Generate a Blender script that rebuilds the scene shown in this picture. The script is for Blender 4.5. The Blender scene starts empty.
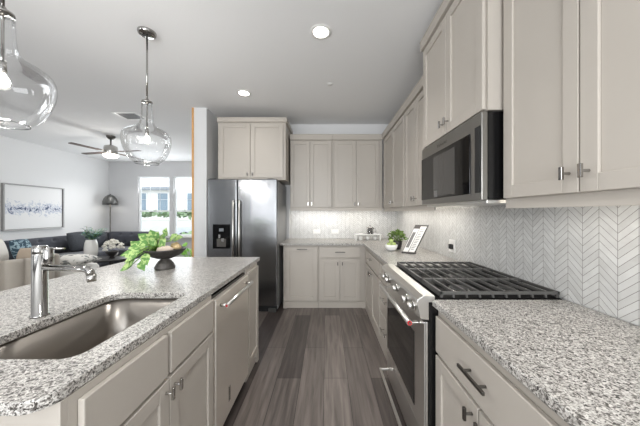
import bpy, bmesh, math, random
from mathutils import Vector, Matrix
random.seed(7)
C = bpy.context.scene.collection
PI = math.pi
# ---------------------------------------------------------------- camera
cam = bpy.data.cameras.new('camera'); co = bpy.data.objects.new('camera', cam); C.objects.link(co)
co.location = (0, 0, 1.335); co.rotation_euler = (PI/2, 0, 0)
cam.sensor_width = 36; cam.lens = 36*252/640; cam.shift_x = -6.5/640; cam.clip_start = .02
bpy.context.scene.camera = co
# ---------------------------------------------------------------- view, world
vs = bpy.context.scene.view_settings
vs.view_transform = 'Standard'; vs.look = 'None'; vs.gamma = 1; vs.use_curve_mapping = False
vs.exposure = 0.0
w = bpy.data.worlds.new('world'); bpy.context.scene.world = w; w.use_nodes = True
bg = w.node_tree.nodes['Background']; bg.inputs[0].default_value = (.88, .94, 1, 1); bg.inputs[1].default_value = 2.6
# ---------------------------------------------------------------- lights
def area(name, loc, rot, sx, sy, power, col=(1, 1, 1), spread=PI):
    l = bpy.data.lights.new(name, 'AREA'); l.shape = 'RECTANGLE'; l.size = sx; l.size_y = sy; l.energy = power; l.color = col; l.spread = spread
    o = bpy.data.objects.new(name, l); C.objects.link(o); o.location = loc; o.rotation_euler = rot
    return o
area('rear_fill_light', (-.45, -2.55, 1.45), (PI/2+.62, 0, 0), 2.3, 2.1, 125, (.97, .99, 1))  # added fill behind the camera, tilted up to brighten the ceiling
area('rear_living_fill_light', (-5.45, -2.55, 1.45), (PI/2+.5, 0, 0), .7, 2.1, 45, (.97, .99, 1))  # added living-side fill, kept narrow and clear of the fridge reflection
area('rear_streak_light', (-2.45, -2.55, 1.5), (PI/2, 0, 0), .3, 2.0, 15)  # added strip light that puts bright streaks on the fridge door
area('far_window_light', (-4.4, 7.05, 1.55), (-PI/2-.3, 0, 0), 1.9, 1.6, 40, (.93, .97, 1))
def down(name, x, y, power, z=2.79, r=.07):
    l = bpy.data.lights.new(name, 'AREA'); l.shape = 'DISK'; l.size = r*2; l.spread = 2.0; l.energy = power; l.color = (1, .98, .955)
    o = bpy.data.objects.new(name, l); C.objects.link(o); o.location = (x, y, z-.006)
REC = [(-.045, 2.04), (-1.01, 3.08), (-.045, 0.3), (-1.9, .9), (-3.2, .9), (-5.2, 3.0), (-2.9, 6.0), (-5.2, 6.2)]  # only the first two have fixtures; the rest are added fill
for i, (x, y) in enumerate(REC): down('recessed_or_fill_lamp', x, y, (9.5 if x < -2.5 else 6) if i != 1 else 1.5)

# ---------------------------------------------------------------- materials
def s2l(c):
    return tuple(((v/255)/12.92 if v/255 <= .04045 else ((v/255+.055)/1.055)**2.4) for v in c)
def mat(name, rgb=None, rough=.5, metal=0, emit=None, es=0, bump=None, noise=None, coat=0, sheen=0):
    m = bpy.data.materials.new(name); m.use_nodes = True; nt = m.node_tree; b = nt.nodes['Principled BSDF']
    c = s2l(rgb) if rgb else (.8, .8, .8)
    b.inputs['Base Color'].default_value = (*c, 1); b.inputs['Roughness'].default_value = rough; b.inputs['Metallic'].default_value = metal
    b.inputs['Coat Weight'].default_value = coat; b.inputs['Sheen Weight'].default_value = sheen
    if emit: b.inputs['Emission Color'].default_value = (*s2l(emit), 1); b.inputs['Emission Strength'].default_value = es
    tc = nt.nodes.new('ShaderNodeTexCoord')
    if noise:       # (scale, amount)
        n = nt.nodes.new('ShaderNodeTexNoise'); n.inputs['Scale'].default_value = noise[0]; n.inputs['Detail'].default_value = 4
        nt.links.new(tc.outputs['Object'], n.inputs['Vector'])
        mr = nt.nodes.new('ShaderNodeMapRange'); mr.inputs['To Min'].default_value = 1-noise[1]; mr.inputs['To Max'].default_value = 1+noise[1]
        nt.links.new(n.outputs['Fac'], mr.inputs['Value'])
        hs = nt.nodes.new('ShaderNodeHueSaturation'); hs.inputs['Color'].default_value = (*c, 1)
        nt.links.new(mr.outputs[0], hs.inputs['Value']); nt.links.new(hs.outputs[0], b.inputs['Base Color'])
    if bump:        # (scale, strength)
        n = nt.nodes.new('ShaderNodeTexNoise'); n.inputs['Scale'].default_value = bump[0]; n.inputs['Detail'].default_value = 5
        nt.links.new(tc.outputs['Object'], n.inputs['Vector'])
        bp = nt.nodes.new('ShaderNodeBump'); bp.inputs['Strength'].default_value = bump[1]; bp.inputs['Distance'].default_value = .01
        nt.links.new(n.outputs['Fac'], bp.inputs['Height']); nt.links.new(bp.outputs[0], b.inputs['Normal'])
    return m
M = {}
M['wall'] = mat('wall_paint', (222, 222, 222), .75, bump=(180, .05))
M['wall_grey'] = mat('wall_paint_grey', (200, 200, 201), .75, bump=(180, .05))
M['ceiling'] = mat('ceiling_paint', (236, 236, 236), .85, bump=(90, .08))
M['trim'] = mat('white_trim_paint', (232, 232, 230), .4, bump=(60, .02))
M['wood_trim'] = mat('orange_wood_trim', (212, 162, 104), .5, noise=(30, .2))
M['cab'] = mat('greige_cabinet_paint', (184, 177, 168), .38, bump=(60, .02), noise=(3, .02))
M['cab_in'] = mat('cabinet_side_paint', (180, 173, 164), .45, bump=(60, .02))
M['chrome'] = mat('polished_chrome', (168, 166, 163), .08, 1, noise=(4, .02))
M['nickel'] = mat('satin_nickel', (190, 188, 184), .22, 1, noise=(4, .03))
M['darknickel'] = mat('dark_nickel', (105, 102, 98), .3, 1, noise=(4, .03))
M['black'] = mat('black_enamel', (16, 16, 17), .25, noise=(10, .2))
M['blackmatte'] = mat('black_matte', (24, 24, 25), .6, noise=(10, .2))
M['pit'] = mat('black_cooktop', (9, 9, 9), .55, noise=(10, .2)); M['pit'].node_tree.nodes['Principled BSDF'].inputs['Specular IOR Level'].default_value = .15
M['iron'] = mat('cast_iron', (84, 83, 81), .38, bump=(300, .2), noise=(40, .2))
M['glassblack'] = mat('black_oven_glass', (10, 10, 11), .06, noise=(2, .1))
M['sofa'] = mat('charcoal_sofa_fabric', (66, 68, 76), .95, bump=(500, .3), noise=(30, .15), sheen=.2)
M['beige'] = mat('beige_velvet', (176, 168, 157), .9, bump=(400, .15), noise=(8, .06), sheen=.3)
M['beigepillow'] = mat('tan_cushion', (184, 168, 150), .95, bump=(400, .2), noise=(8, .06))
M['whitefab'] = mat('white_fabric', (225, 222, 216), .95, bump=(300, .3), noise=(10, .05))
M['charpillow'] = mat('charcoal_pillow', (62, 65, 70), .95, bump=(40, .8), noise=(20, .25))
M['tablewood'] = mat('black_table_wood', (34, 33, 34), .35, noise=(20, .2))
M['ceramic'] = mat('white_ceramic', (226, 224, 220), .25, noise=(8, .04), bump=(25, .25))
M['wceramic'] = mat('glazed_white', (235, 235, 232), .12, noise=(8, .02))
M['stoneblack'] = mat('dark_carved_stone', (44, 41, 40), .45, noise=(25, .5), bump=(50, .3))
M['stonebase'] = mat('grey_carved_stone', (84, 80, 76), .5, noise=(40, .6), bump=(50, .4))
M['rock'] = mat('pale_rock', (226, 208, 192), .8, noise=(15, .15), bump=(30, .5))
M['tanrock'] = mat('tan_rock', (192, 168, 128), .85, noise=(25, .3), bump=(30, .5))
M['pothos'] = mat('pothos_leaf', (136, 190, 84), .35, noise=(9, .35))
M['pothos2'] = mat('pothos_stem', (120, 160, 70), .5, noise=(9, .1))
M['euc'] = mat('eucalyptus_leaf', (118, 158, 146), .6, noise=(9, .3))
M['herb'] = mat('herb_leaf', (100, 126, 56), .5, noise=(20, .5))
M['apple'] = mat('green_apple', (172, 190, 120), .3, noise=(14, .2))
M['paper'] = mat('white_paper', (236, 234, 230), .8, noise=(10, .03))
M['ink'] = mat('grey_ink', (120, 118, 116), .8, noise=(10, .1))
M['darkbook'] = mat('dark_cover', (80, 76, 74), .7, noise=(10, .2))
M['blade'] = mat('fan_blade_wood', (96, 84, 78), .5, noise=(20, .2))
M['plastic'] = mat('white_plastic', (232, 231, 228), .4, noise=(10, .01))
M['soil'] = mat('soil', (60, 48, 40), .95, noise=(60, .4))
M['lampshade'] = mat('grey_metal_shade', (96, 96, 94), .35, .6, noise=(5, .05))
M['badge'] = mat('red_medallion', (190, 30, 40), .35, noise=(5, .02))
M['sill'] = mat('window_vinyl', (238, 240, 240), .4, noise=(5, .01))
M['led'] = mat('led_diffuser', (255, 250, 240), .5, emit=(255, 249, 238), es=14, noise=(5, .01))
M['bulb'] = mat('bulb_glow', (255, 250, 240), .5, emit=(255, 248, 235), es=20, noise=(5, .01))
M['strip'] = mat('led_strip', (255, 250, 240), .5, emit=(255, 247, 232), es=6, noise=(5, .01))
M['glow'] = mat('fan_light_glow', (255, 250, 240), .5, emit=(255, 249, 240), es=5, noise=(5, .01))

def steel(name, rgb, rough, stretch, bstr, wav):
    m = bpy.data.materials.new(name); m.use_nodes = True; nt = m.node_tree; b = nt.nodes['Principled BSDF']
    b.inputs['Base Color'].default_value = (*s2l(rgb), 1); b.inputs['Metallic'].default_value = 1; b.inputs['Roughness'].default_value = rough
    tc = nt.nodes.new('ShaderNodeTexCoord'); mp = nt.nodes.new('ShaderNodeMapping'); mp.inputs['Scale'].default_value = stretch
    n = nt.nodes.new('ShaderNodeTexNoise'); n.inputs['Scale'].default_value = 1; n.inputs['Detail'].default_value = 3
    nt.links.new(tc.outputs['Object'], mp.inputs[0]); nt.links.new(mp.outputs[0], n.inputs['Vector'])
    mp2 = nt.nodes.new('ShaderNodeMapping'); mp2.inputs['Scale'].default_value = wav
    n2 = nt.nodes.new('ShaderNodeTexNoise'); n2.inputs['Scale'].default_value = 1; n2.inputs['Detail'].default_value = 1
    nt.links.new(tc.outputs['Object'], mp2.inputs[0]); nt.links.new(mp2.outputs[0], n2.inputs['Vector'])
    b1 = nt.nodes.new('ShaderNodeBump'); b1.inputs['Strength'].default_value = bstr; b1.inputs['Distance'].default_value = .002
    b2 = nt.nodes.new('ShaderNodeBump'); b2.inputs['Strength'].default_value = .5; b2.inputs['Distance'].default_value = .004
    nt.links.new(n.outputs['Fac'], b1.inputs['Height']); nt.links.new(n2.outputs['Fac'], b2.inputs['Height'])
    nt.links.new(b2.outputs[0], b1.inputs['Normal']); nt.links.new(b1.outputs[0], b.inputs['Normal'])
    return m
M['steel'] = steel('brushed_stainless', (218, 216, 212), .32, (300, 4, 300), .12, (1, 1, 1))
M['microsteel'] = steel('dark_stainless', (150, 148, 144), .34, (300, 4, 300), .08, (1, 1, 1))
M['fridge'] = steel('fridge_stainless', (138, 139, 141), .2, (2, 2, 380), .13, (7, 1, .5))
M['dwsteel'] = steel('warm_stainless', (236, 229, 219), .36, (300, 4, 300), .12, (1, 1, 1))
M['dwsteel'].node_tree.nodes['Principled BSDF'].inputs['Metallic'].default_value = .7
M['sinksteel'] = steel('sink_stainless', (162, 156, 149), .3, (200, 4, 200), .1, (1.5, 1.5, 1.5))

def thin_glass(name, tint, lo, hi, rough=0.0):
    m = bpy.data.materials.new(name); m.use_nodes = True; nt = m.node_tree; nt.nodes.remove(nt.nodes['Principled BSDF'])
    out = nt.nodes['Material Output']; t = nt.nodes.new('ShaderNodeBsdfTransparent'); t.inputs[0].default_value = (*tint, 1)
    g = nt.nodes.new('ShaderNodeBsdfGlossy'); g.inputs['Roughness'].default_value = rough
    lw = nt.nodes.new('ShaderNodeLayerWeight'); lw.inputs[0].default_value = .25
    mr = nt.nodes.new('ShaderNodeMapRange'); mr.inputs['To Min'].default_value = lo; mr.inputs['To Max'].default_value = hi
    mx = nt.nodes.new('ShaderNodeMixShader')
    nt.links.new(lw.outputs['Fresnel'], mr.inputs['Value']); nt.links.new(mr.outputs[0], mx.inputs[0])
    nt.links.new(t.outputs[0], mx.inputs[1]); nt.links.new(g.outputs[0], mx.inputs[2]); nt.links.new(mx.outputs[0], out.inputs[0])
    return m
M['pane'] = thin_glass('window_glass', (.97, .98, .98), .02, .6)
M['pendant'] = thin_glass('clear_blown_glass', (.985, .988, .99), .035, .6, .03)
M['clearglass'] = thin_glass('clear_glass', (.9, .91, .91), .06, .9)

def granite():
    m = bpy.data.materials.new('speckled_granite'); m.use_nodes = True; nt = m.node_tree; b = nt.nodes['Principled BSDF']; L = nt.links.new
    tc = nt.nodes.new('ShaderNodeTexCoord')
    nz = nt.nodes.new('ShaderNodeTexNoise'); nz.inputs['Scale'].default_value = 60; nz.inputs['Detail'].default_value = 3
    L(tc.outputs['Object'], nz.inputs['Vector'])
    add = nt.nodes.new('ShaderNodeVectorMath'); add.operation = 'MULTIPLY_ADD'; add.inputs[1].default_value = (.012, .012, .012)
    L(nz.outputs['Color'], add.inputs[0]); L(tc.outputs['Object'], add.inputs[2])
    def cells(sc, stops):
        v = nt.nodes.new('ShaderNodeTexVoronoi'); v.inputs['Scale'].default_value = sc; L(add.outputs[0], v.inputs['Vector'])
        sp = nt.nodes.new('ShaderNodeSeparateColor'); L(v.outputs['Color'], sp.inputs[0])
        r = nt.nodes.new('ShaderNodeValToRGB'); r.color_ramp.interpolation = 'CONSTANT'
        e = r.color_ramp.elements
        e[0].position = 0; e[0].color = (*s2l(stops[0][1]), 1); e[1].position = stops[1][0]; e[1].color = (*s2l(stops[1][1]), 1)
        for p, c in stops[2:]:
            k = e.new(p); k.color = (*s2l(c), 1)
        L(sp.outputs[0], r.inputs[0]); return r
    a = cells(290, [(0, (92, 89, 86)), (.09, (146, 142, 139)), (.27, (192, 190, 187)), (.45, (214, 212, 209)), (.7, (230, 228, 225))])
    c = cells(180, [(0, (104, 101, 98)), (.07, (152, 149, 146)), (.16, (206, 204, 201)), (.38, (228, 226, 223)), (.75, (242, 241, 238))])
    mx = nt.nodes.new('ShaderNodeMix'); mx.data_type = 'RGBA'; mx.blend_type = 'MULTIPLY'; mx.inputs[0].default_value = 1
    L(a.outputs[0], mx.inputs['A']); L(c.outputs[0], mx.inputs['B'])
    br = nt.nodes.new('ShaderNodeBrightContrast'); br.inputs['Bright'].default_value = -.015; L(mx.outputs['Result'], br.inputs[0])
    L(br.outputs[0], b.inputs['Base Color']); b.inputs['Roughness'].default_value = .28
    return m
M['granite'] = granite()

def planks():
    m = bpy.data.materials.new('dark_plank_floor'); m.use_nodes = True; nt = m.node_tree; b = nt.nodes['Principled BSDF']; L = nt.links.new
    tc = nt.nodes.new('ShaderNodeTexCoord'); sx = nt.nodes.new('ShaderNodeSeparateXYZ'); L(tc.outputs['Object'], sx.inputs[0])
    cb = nt.nodes.new('ShaderNodeCombineXYZ'); L(sx.outputs['Y'], cb.inputs['X'])
    ax = nt.nodes.new('ShaderNodeMath'); ax.operation = 'ADD'; ax.inputs[1].default_value = .02+.19*100; L(sx.outputs['X'], ax.inputs[0]); L(ax.outputs[0], cb.inputs['Y'])
    br = nt.nodes.new('ShaderNodeTexBrick'); br.inputs['Scale'].default_value = 1; br.inputs['Brick Width'].default_value = 1.25; br.inputs['Row Height'].default_value = .19
    br.inputs['Mortar Size'].default_value = .0016; br.inputs['Mortar Smooth'].default_value = 0; br.offset = .37; br.inputs['Bias'].default_value = -.25
    br.inputs['Color1'].default_value = (*s2l((60, 53, 51)), 1); br.inputs['Color2'].default_value = (*s2l((146, 136, 129)), 1); br.inputs['Mortar'].default_value = (*s2l((46, 40, 40)), 1)
    L(cb.outputs[0], br.inputs['Vector'])
    mp = nt.nodes.new('ShaderNodeMapping'); mp.inputs['Scale'].default_value = (34, 2.2, 1); L(tc.outputs['Object'], mp.inputs[0])
    n = nt.nodes.new('ShaderNodeTexNoise'); n.inputs['Scale'].default_value = 1; n.inputs['Detail'].default_value = 6; n.inputs['Distortion'].default_value = .6; L(mp.outputs[0], n.inputs['Vector'])
    mr = nt.nodes.new('ShaderNodeMapRange'); mr.inputs['From Min'].default_value = .3; mr.inputs['From Max'].default_value = .7; mr.inputs['To Min'].default_value = .6; mr.inputs['To Max'].default_value = 1.3; L(n.outputs['Fac'], mr.inputs['Value'])
    hs = nt.nodes.new('ShaderNodeHueSaturation'); L(br.outputs['Color'], hs.inputs['Color']); L(mr.outputs[0], hs.inputs['Value']); L(hs.outputs[0], b.inputs['Base Color'])
    b.inputs['Roughness'].default_value = .38
    bp = nt.nodes.new('ShaderNodeBump'); bp.inputs['Strength'].default_value = .25; bp.inputs['Distance'].default_value = .003; L(n.outputs['Fac'], bp.inputs['Height']); L(bp.outputs[0], b.inputs['Normal'])
    return m
M['floor'] = planks()

def chevron(name, axis):
    m = bpy.data.materials.new(name); m.use_nodes = True; nt = m.node_tree; b = nt.nodes['Principled BSDF']; L = nt.links.new
    def mt(op, a, bb=None):
        n = nt.nodes.new('ShaderNodeMath'); n.operation = op
        if hasattr(a, 'is_output'): L(a, n.inputs[0])
        else: n.inputs[0].default_value = a
        if bb is not None:
            if hasattr(bb, 'is_output'): L(bb, n.inputs[1])
            else: n.inputs[1].default_value = bb
        return n.outputs[0]
    W, P = .069, .034
    tc = nt.nodes.new('ShaderNodeTexCoord'); sx = nt.nodes.new('ShaderNodeSeparateXYZ'); L(tc.outputs['Object'], sx.inputs[0])
    u = mt('ADD', sx.outputs[axis], 35*W-1.003); z = sx.outputs['Z']
    pp = mt('PINGPONG', u, W)
    v = mt('SUBTRACT', z, mt('MULTIPLY', pp, .95)) if False else mt('ADD', mt('ADD', z, 3.0), mt('MULTIPLY', pp, .95))
    q = mt('DIVIDE', v, P); fr = mt('FRACT', q); row = mt('FLOOR', q); col = mt('FLOOR', mt('DIVIDE', u, W))
    l1 = mt('LESS_THAN', fr, .075); fu = mt('FRACT', mt('DIVIDE', u, W)); l2 = mt('LESS_THAN', fu, .028)
    line = mt('MAXIMUM', l1, l2)
    cb = nt.nodes.new('ShaderNodeCombineXYZ'); L(row, cb.inputs[0]); L(col, cb.inputs[1])
    wn = nt.nodes.new('ShaderNodeTexWhiteNoise'); wn.noise_dimensions = '2D'; L(cb.outputs[0], wn.inputs['Vector'])
    nz = nt.nodes.new('ShaderNodeTexNoise'); nz.inputs['Scale'].default_value = 9; nz.inputs['Detail'].default_value = 6; nz.inputs['Distortion'].default_value = 1.2
    off = nt.nodes.new('ShaderNodeVectorMath'); off.operation = 'ADD'; L(tc.outputs['Object'], off.inputs[0]); L(wn.outputs['Color'], off.inputs[1]); L(off.outputs[0], nz.inputs['Vector'])
    val = mt('ADD', mt('MULTIPLY', wn.outputs['Value'], .22), mt('MULTIPLY', nz.outputs['Fac'], .8))
    r = nt.nodes.new('ShaderNodeValToRGB'); e = r.color_ramp.elements
    e[0].position = .2; e[0].color = (*s2l((196, 195, 193)), 1); e[1].position = .8; e[1].color = (*s2l((222, 222, 220)), 1); L(val, r.inputs[0])
    mx = nt.nodes.new('ShaderNodeMix'); mx.data_type = 'RGBA'; L(line, mx.inputs[0]); L(r.outputs[0], mx.inputs['A']); mx.inputs['B'].default_value = (*s2l((128, 125, 121)), 1)
    L(mx.outputs['Result'], b.inputs['Base Color'])
    rg = mt('ADD', mt('MULTIPLY', line, .5), .16); L(rg, b.inputs['Roughness'])
    bp = nt.nodes.new('ShaderNodeBump'); bp.invert = True; bp.inputs['Strength'].default_value = .4; bp.inputs['Distance'].default_value = .002
    L(mt('ADD', line, mt('MULTIPLY', wn.outputs['Value'], .35)), bp.inputs['Height']); L(bp.outputs[0], b.inputs['Normal'])
    return m
M['chev_r'] = chevron('marble_chevron_right', 'Y'); M['chev_b'] = chevron('marble_chevron_back', 'X')

def pattern(name, c1, c2, scale, thr=.5):
    m = bpy.data.materials.new(name); m.use_nodes = True; nt = m.node_tree; b = nt.nodes['Principled BSDF']; L = nt.links.new
    tc = nt.nodes.new('ShaderNodeTexCoord'); n = nt.nodes.new('ShaderNodeTexNoise'); n.inputs['Scale'].default_value = scale; n.inputs['Detail'].default_value = 2; n.inputs['Distortion'].default_value = 1.5
    L(tc.outputs['Object'], n.inputs['Vector']); r = nt.nodes.new('ShaderNodeValToRGB'); e = r.color_ramp.elements
    e[0].position = thr-.04; e[0].color = (*s2l(c1), 1); e[1].position = thr+.04; e[1].color = (*s2l(c2), 1)
    L(n.outputs['Fac'], r.inputs[0]); L(r.outputs[0], b.inputs['Base Color']); b.inputs['Roughness'].default_value = .95
    return m
M['throw'] = pattern('grey_white_throw', (120, 124, 122), (226, 224, 218), 9, .46)
M['bluepillow'] = pattern('blue_pattern_pillow', (56, 78, 92), (150, 172, 180), 14, .52)
M['leafvar'] = pattern('variegated_leaf', (96, 138, 74), (168, 192, 124), 26, .5)

def art():
    m = bpy.data.materials.new('abstract_painting'); m.use_nodes = True; nt = m.node_tree; b = nt.nodes['Principled BSDF']; L = nt.links.new
    tc = nt.nodes.new('ShaderNodeTexCoord'); sx = nt.nodes.new('ShaderNodeSeparateXYZ'); L(tc.outputs['Object'], sx.inputs[0])
    # band around z = 0 of the canvas, broken by streaky noise
    a = nt.nodes.new('ShaderNodeMath'); a.operation = 'ABSOLUTE'; ad = nt.nodes.new('ShaderNodeMath'); ad.operation = 'ADD'; ad.inputs[1].default_value = .03
    L(sx.outputs['Z'], ad.inputs[0]); L(ad.outputs[0], a.inputs[0])
    mr = nt.nodes.new('ShaderNodeMapRange'); mr.inputs['From Min'].default_value = 0; mr.inputs['From Max'].default_value = .24; mr.inputs['To Min'].default_value = .29; mr.inputs['To Max'].default_value = -.12; L(a.outputs[0], mr.inputs['Value'])
    n = nt.nodes.new('ShaderNodeTexNoise'); n.inputs['Scale'].default_value = 9; n.inputs['Detail'].default_value = 5; n.inputs['Distortion'].default_value = 2.5; L(tc.outputs['Object'], n.inputs['Vector'])
    s = nt.nodes.new('ShaderNodeMath'); s.operation = 'ADD'; L(mr.outputs[0], s.inputs[0]); L(n.outputs['Fac'], s.inputs[1])
    r = nt.nodes.new('ShaderNodeValToRGB'); e = r.color_ramp.elements
    e[0].position = .62; e[0].color = (*s2l((226, 226, 226)), 1); e[1].position = .86; e[1].color = (*s2l((74, 84, 110)), 1)
    k = e.new(.7); k.color = (*s2l((176, 184, 200)), 1); k = e.new(.76); k.color = (*s2l((232, 232, 234)), 1); k = e.new(.79); k.color = (*s2l((130, 142, 168)), 1)
    L(s.outputs[0], r.inputs[0]); L(r.outputs[0], b.inputs['Base Color']); b.inputs['Roughness'].default_value = .8
    return m
M['art'] = art()

# ---------------------------------------------------------------- mesh helpers
class MB:
    def __init__(s): s.v = []; s.f = []; s.smooth = []
    def add(s, vs, fs, sm=False):
        o = len(s.v); s.v += [tuple(p) for p in vs]; s.f += [tuple(i+o for i in f) for f in fs]; s.smooth += [sm]*len(fs); return s
    def box(s, a, b):
        x0, x1 = sorted((a[0], b[0])); y0, y1 = sorted((a[1], b[1])); z0, z1 = sorted((a[2], b[2]))
        return s.add([(x0,y0,z0),(x1,y0,z0),(x1,y1,z0),(x0,y1,z0),(x0,y0,z1),(x1,y0,z1),(x1,y1,z1),(x0,y1,z1)],
            [(0,3,2,1),(4,5,6,7),(0,1,5,4),(1,2,6,5),(2,3,7,6),(3,0,4,7)])
    def prism(s, poly, ax, lo, hi):     # poly in the two other axes, extruded along ax
        def P(p, t): 
            q = list(p); q.insert(ax, t); return tuple(q)
        n = len(poly)
        return s.add([P(p, lo) for p in poly]+[P(p, hi) for p in poly], [tuple(range(n))[::-1], tuple(range(n, 2*n))]+[(i, (i+1)%n, n+(i+1)%n, n+i) for i in range(n)])
    def tube(s, pts, r, n=12, cap=True):
        pts = [Vector(p) for p in pts]; rs = r if isinstance(r, (list, tuple)) else [r]*len(pts)
        vs = []; ref = None
        for i, p in enumerate(pts):
            d = (pts[min(i+1, len(pts)-1)]-pts[max(i-1, 0)]).normalized()
            if ref is None: ref = Vector((0, 0, 1)) if abs(d.z) < .9 else Vector((1, 0, 0))
            a = d.cross(ref).normalized(); b = d.cross(a).normalized(); ref = -b if False else a.cross(d).normalized()
            for k in range(n):
                t = 2*PI*k/n; vs.append(p+a*math.cos(t)*rs[i]+b*math.sin(t)*rs[i])
        fs = [(i*n+k, i*n+(k+1)%n, (i+1)*n+(k+1)%n, (i+1)*n+k) for i in range(len(pts)-1) for k in range(n)]
        s.add(vs, fs, True)
        if cap:
            o = len(s.v)-len(vs); s.f += [tuple(o+k for k in range(n))[::-1], tuple(o+(len(pts)-1)*n+k for k in range(n))]; s.smooth += [False, False]
        return s
    def lathe(s, prof, c=(0, 0, 0), n=32, sx=1, sy=1, rot=None):
        vs = []
        for r, z in prof:
            for k in range(n):
                t = 2*PI*k/n; p = Vector((r*math.cos(t)*sx, r*math.sin(t)*sy, z))
                if rot: p = rot @ p
                vs.append(p+Vector(c))
        fs = [(i*n+k, i*n+(k+1)%n, (i+1)*n+(k+1)%n, (i+1)*n+k) for i in range(len(prof)-1) for k in range(n)]
        return s.add(vs, fs, True)
    def build(s, name, m, parent=None, bevel=0, seg=2, subsurf=0, solid=0):
        off = Vector((0, 0, 0)); r = parent
        if r:
            while r.parent: r = r.parent
            off = Vector(r.location)
        me = bpy.data.meshes.new(name); me.from_pydata([tuple(Vector(p)-off) for p in s.v], [], s.f)
        bm = bmesh.new(); bm.from_mesh(me); bmesh.ops.remove_doubles(bm, verts=bm.verts, dist=1e-6) if not bevel else None
        bmesh.ops.recalc_face_normals(bm, faces=bm.faces); 
        sm = s.smooth
        if len(bm.faces) == len(sm):
            bm.faces.ensure_lookup_table()
            for f, q in zip(bm.faces, sm): f.smooth = q
        bm.to_mesh(me); bm.free(); me.update()
        me.materials.append(m if not isinstance(m, str) else M[m])
        o = bpy.data.objects.new(name, me); C.objects.link(o)
        if parent: o.parent = parent
        if bevel:
            md = o.modifiers.new('bevel', 'BEVEL'); md.width = bevel; md.segments = seg; md.limit_method = 'ANGLE'; md.angle_limit = .6; md.harden_normals = False
        if solid:
            md = o.modifiers.new('solid', 'SOLIDIFY'); md.thickness = solid; md.offset = -1
        if subsurf:
            md = o.modifiers.new('sub', 'SUBSURF'); md.levels = subsurf; md.render_levels = subsurf
            for p in me.polygons: p.use_smooth = True
        return o
def thing(name, label, cat, loc=(0, 0, 0), group=None):
    o = bpy.data.objects.new(name, None); C.objects.link(o); o.location = loc; o.empty_display_size = .1
    o['label'] = label; o['category'] = cat
    if group: o['group'] = group
    return o
def tag(o, label, cat, group=None, kind=None):
    o['label'] = label; o['category'] = cat
    if group: o['group'] = group
    if kind: o['kind'] = kind
    return o
def struct(name, mb, m, parent=None, bevel=0):
    o = mb.build(name, m, parent, bevel=bevel)
    if not parent: o['kind'] = 'structure'
    return o
def tree(root, loc, label=None, rz=None):
    def cp(o, p):
        c = o.copy(); C.objects.link(c); c.parent = p
        for ch in list(o.children): cp(ch, c)
        return c
    r = cp(root, None); r.location = loc
    if label: r['label'] = label
    if rz is not None: r.rotation_euler.z = rz
    return r

# ---------------------------------------------------------------- shell
CZ = 2.80
struct('floor', MB().box((-6.4, -2.8, -.1), (1.4, 7.4, 0)), 'floor')
struct('ceiling', MB().box((-6.4, -2.8, CZ), (1.4, 7.4, CZ+.12)), 'ceiling')
struct('wall_right', MB().box((1.168, -2.7, 0), (1.3, 4.3, CZ)), 'wall')
struct('wall_back', MB().box((-1.671, 4.168, 0), (1.168, 4.3, CZ)), 'wall')
struct('wall_niche', MB().box((-1.846, 3.51, 0), (-1.671, 4.3, CZ)), 'wall')
struct('wall_living_right', MB().box((-1.846, 4.3, 0), (-1.72, 7.15, CZ)), 'wall')
struct('trim_1', MB().box((-1.872, 3.50, 0), (-1.846, 3.56, CZ)), 'wood_trim')
struct('wall_left', MB().box((-6.3, -2.7, 0), (-6.18, 7.15, CZ)), 'wall')
# far wall with two openings
WZ0, WZ1 = .68, 2.376; WN = [(-5.35, -4.45), (-4.34, -3.44)]
mb = MB().box((-6.3, 7.15, 0), (-1.72, 7.3, WZ0)).box((-6.3, 7.15, WZ1), (-1.72, 7.3, CZ)).box((-6.3, 7.15, WZ0), (-5.35, 7.3, WZ1)).box((-4.45, 7.15, WZ0), (-4.34, 7.3, WZ1)).box((-3.44, 7.15, WZ0), (-1.72, 7.3, WZ1))
struct('wall_far', mb, 'wall_grey')
for i, (a, b) in enumerate(WN):
    mb = MB()
    for (p, q) in [((a, WZ0), (a+.035, WZ1)), ((b-.035, WZ0), (b, WZ1)), ((a+.035, WZ0), (b-.035, WZ0+.04)), ((a+.035, WZ1-.035), (b-.035, WZ1)), ((a+.035, 1.37), (b-.035, 1.41))]:
        mb.box((p[0], 7.19, p[1]), (q[0], 7.25, q[1]))
    wf = struct('window_%d' % (i+1), mb, 'sill')
    MB().box((a+.035, 7.216, WZ0+.04), (b-.035, 7.222, WZ1-.035)).build('pane', 'pane', wf)
    MB().box((a-.04, 7.07, WZ0-.04), (b+.04, 7.189, WZ0-.002)).build('sill', 'trim', wf)
    g = MB()
    for (x) in [a+.035+(b-a-.07)*k/3 for k in (1, 2)]: g.box((x-.004, 7.205, 1.41), (x+.004, 7.213, WZ1-.035))
    for z in (1.72, 2.03): g.box((a+.035, 7.205, z-.004), (b-.035, 7.213, z+.004))
    g.build('muntin', 'sill', wf)
# unseen rear wall behind the camera; openings added for fill and fridge streaks
mb = MB().box((-6.3, -2.7, 0), (1.168, -2.6, .4)).box((-6.3, -2.7, 2.6), (1.168, -2.6, CZ)).box((-6.3, -2.7, .4), (-5.8, -2.6, 2.6)).box((-5.1, -2.7, .4), (-2.65, -2.6, 2.6)).box((-2.25, -2.7, .4), (-1.65, -2.6, 2.6)).box((.8, -2.7, .4), (1.168, -2.6, 2.6))
struct('wall_rear', mb, mat('rear_wall_reflection_grey', (150, 151, 153), .75, bump=(180, .05)))  # grey set to darken what the fridge door reflects
struct('baseboard_left', MB().box((-6.18, -2.6, 0), (-6.165, 7.15, .12)), 'trim')
struct('baseboard_far', MB().box((-6.165, 7.135, 0), (-1.85, 7.15, .12)), 'trim')
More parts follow.
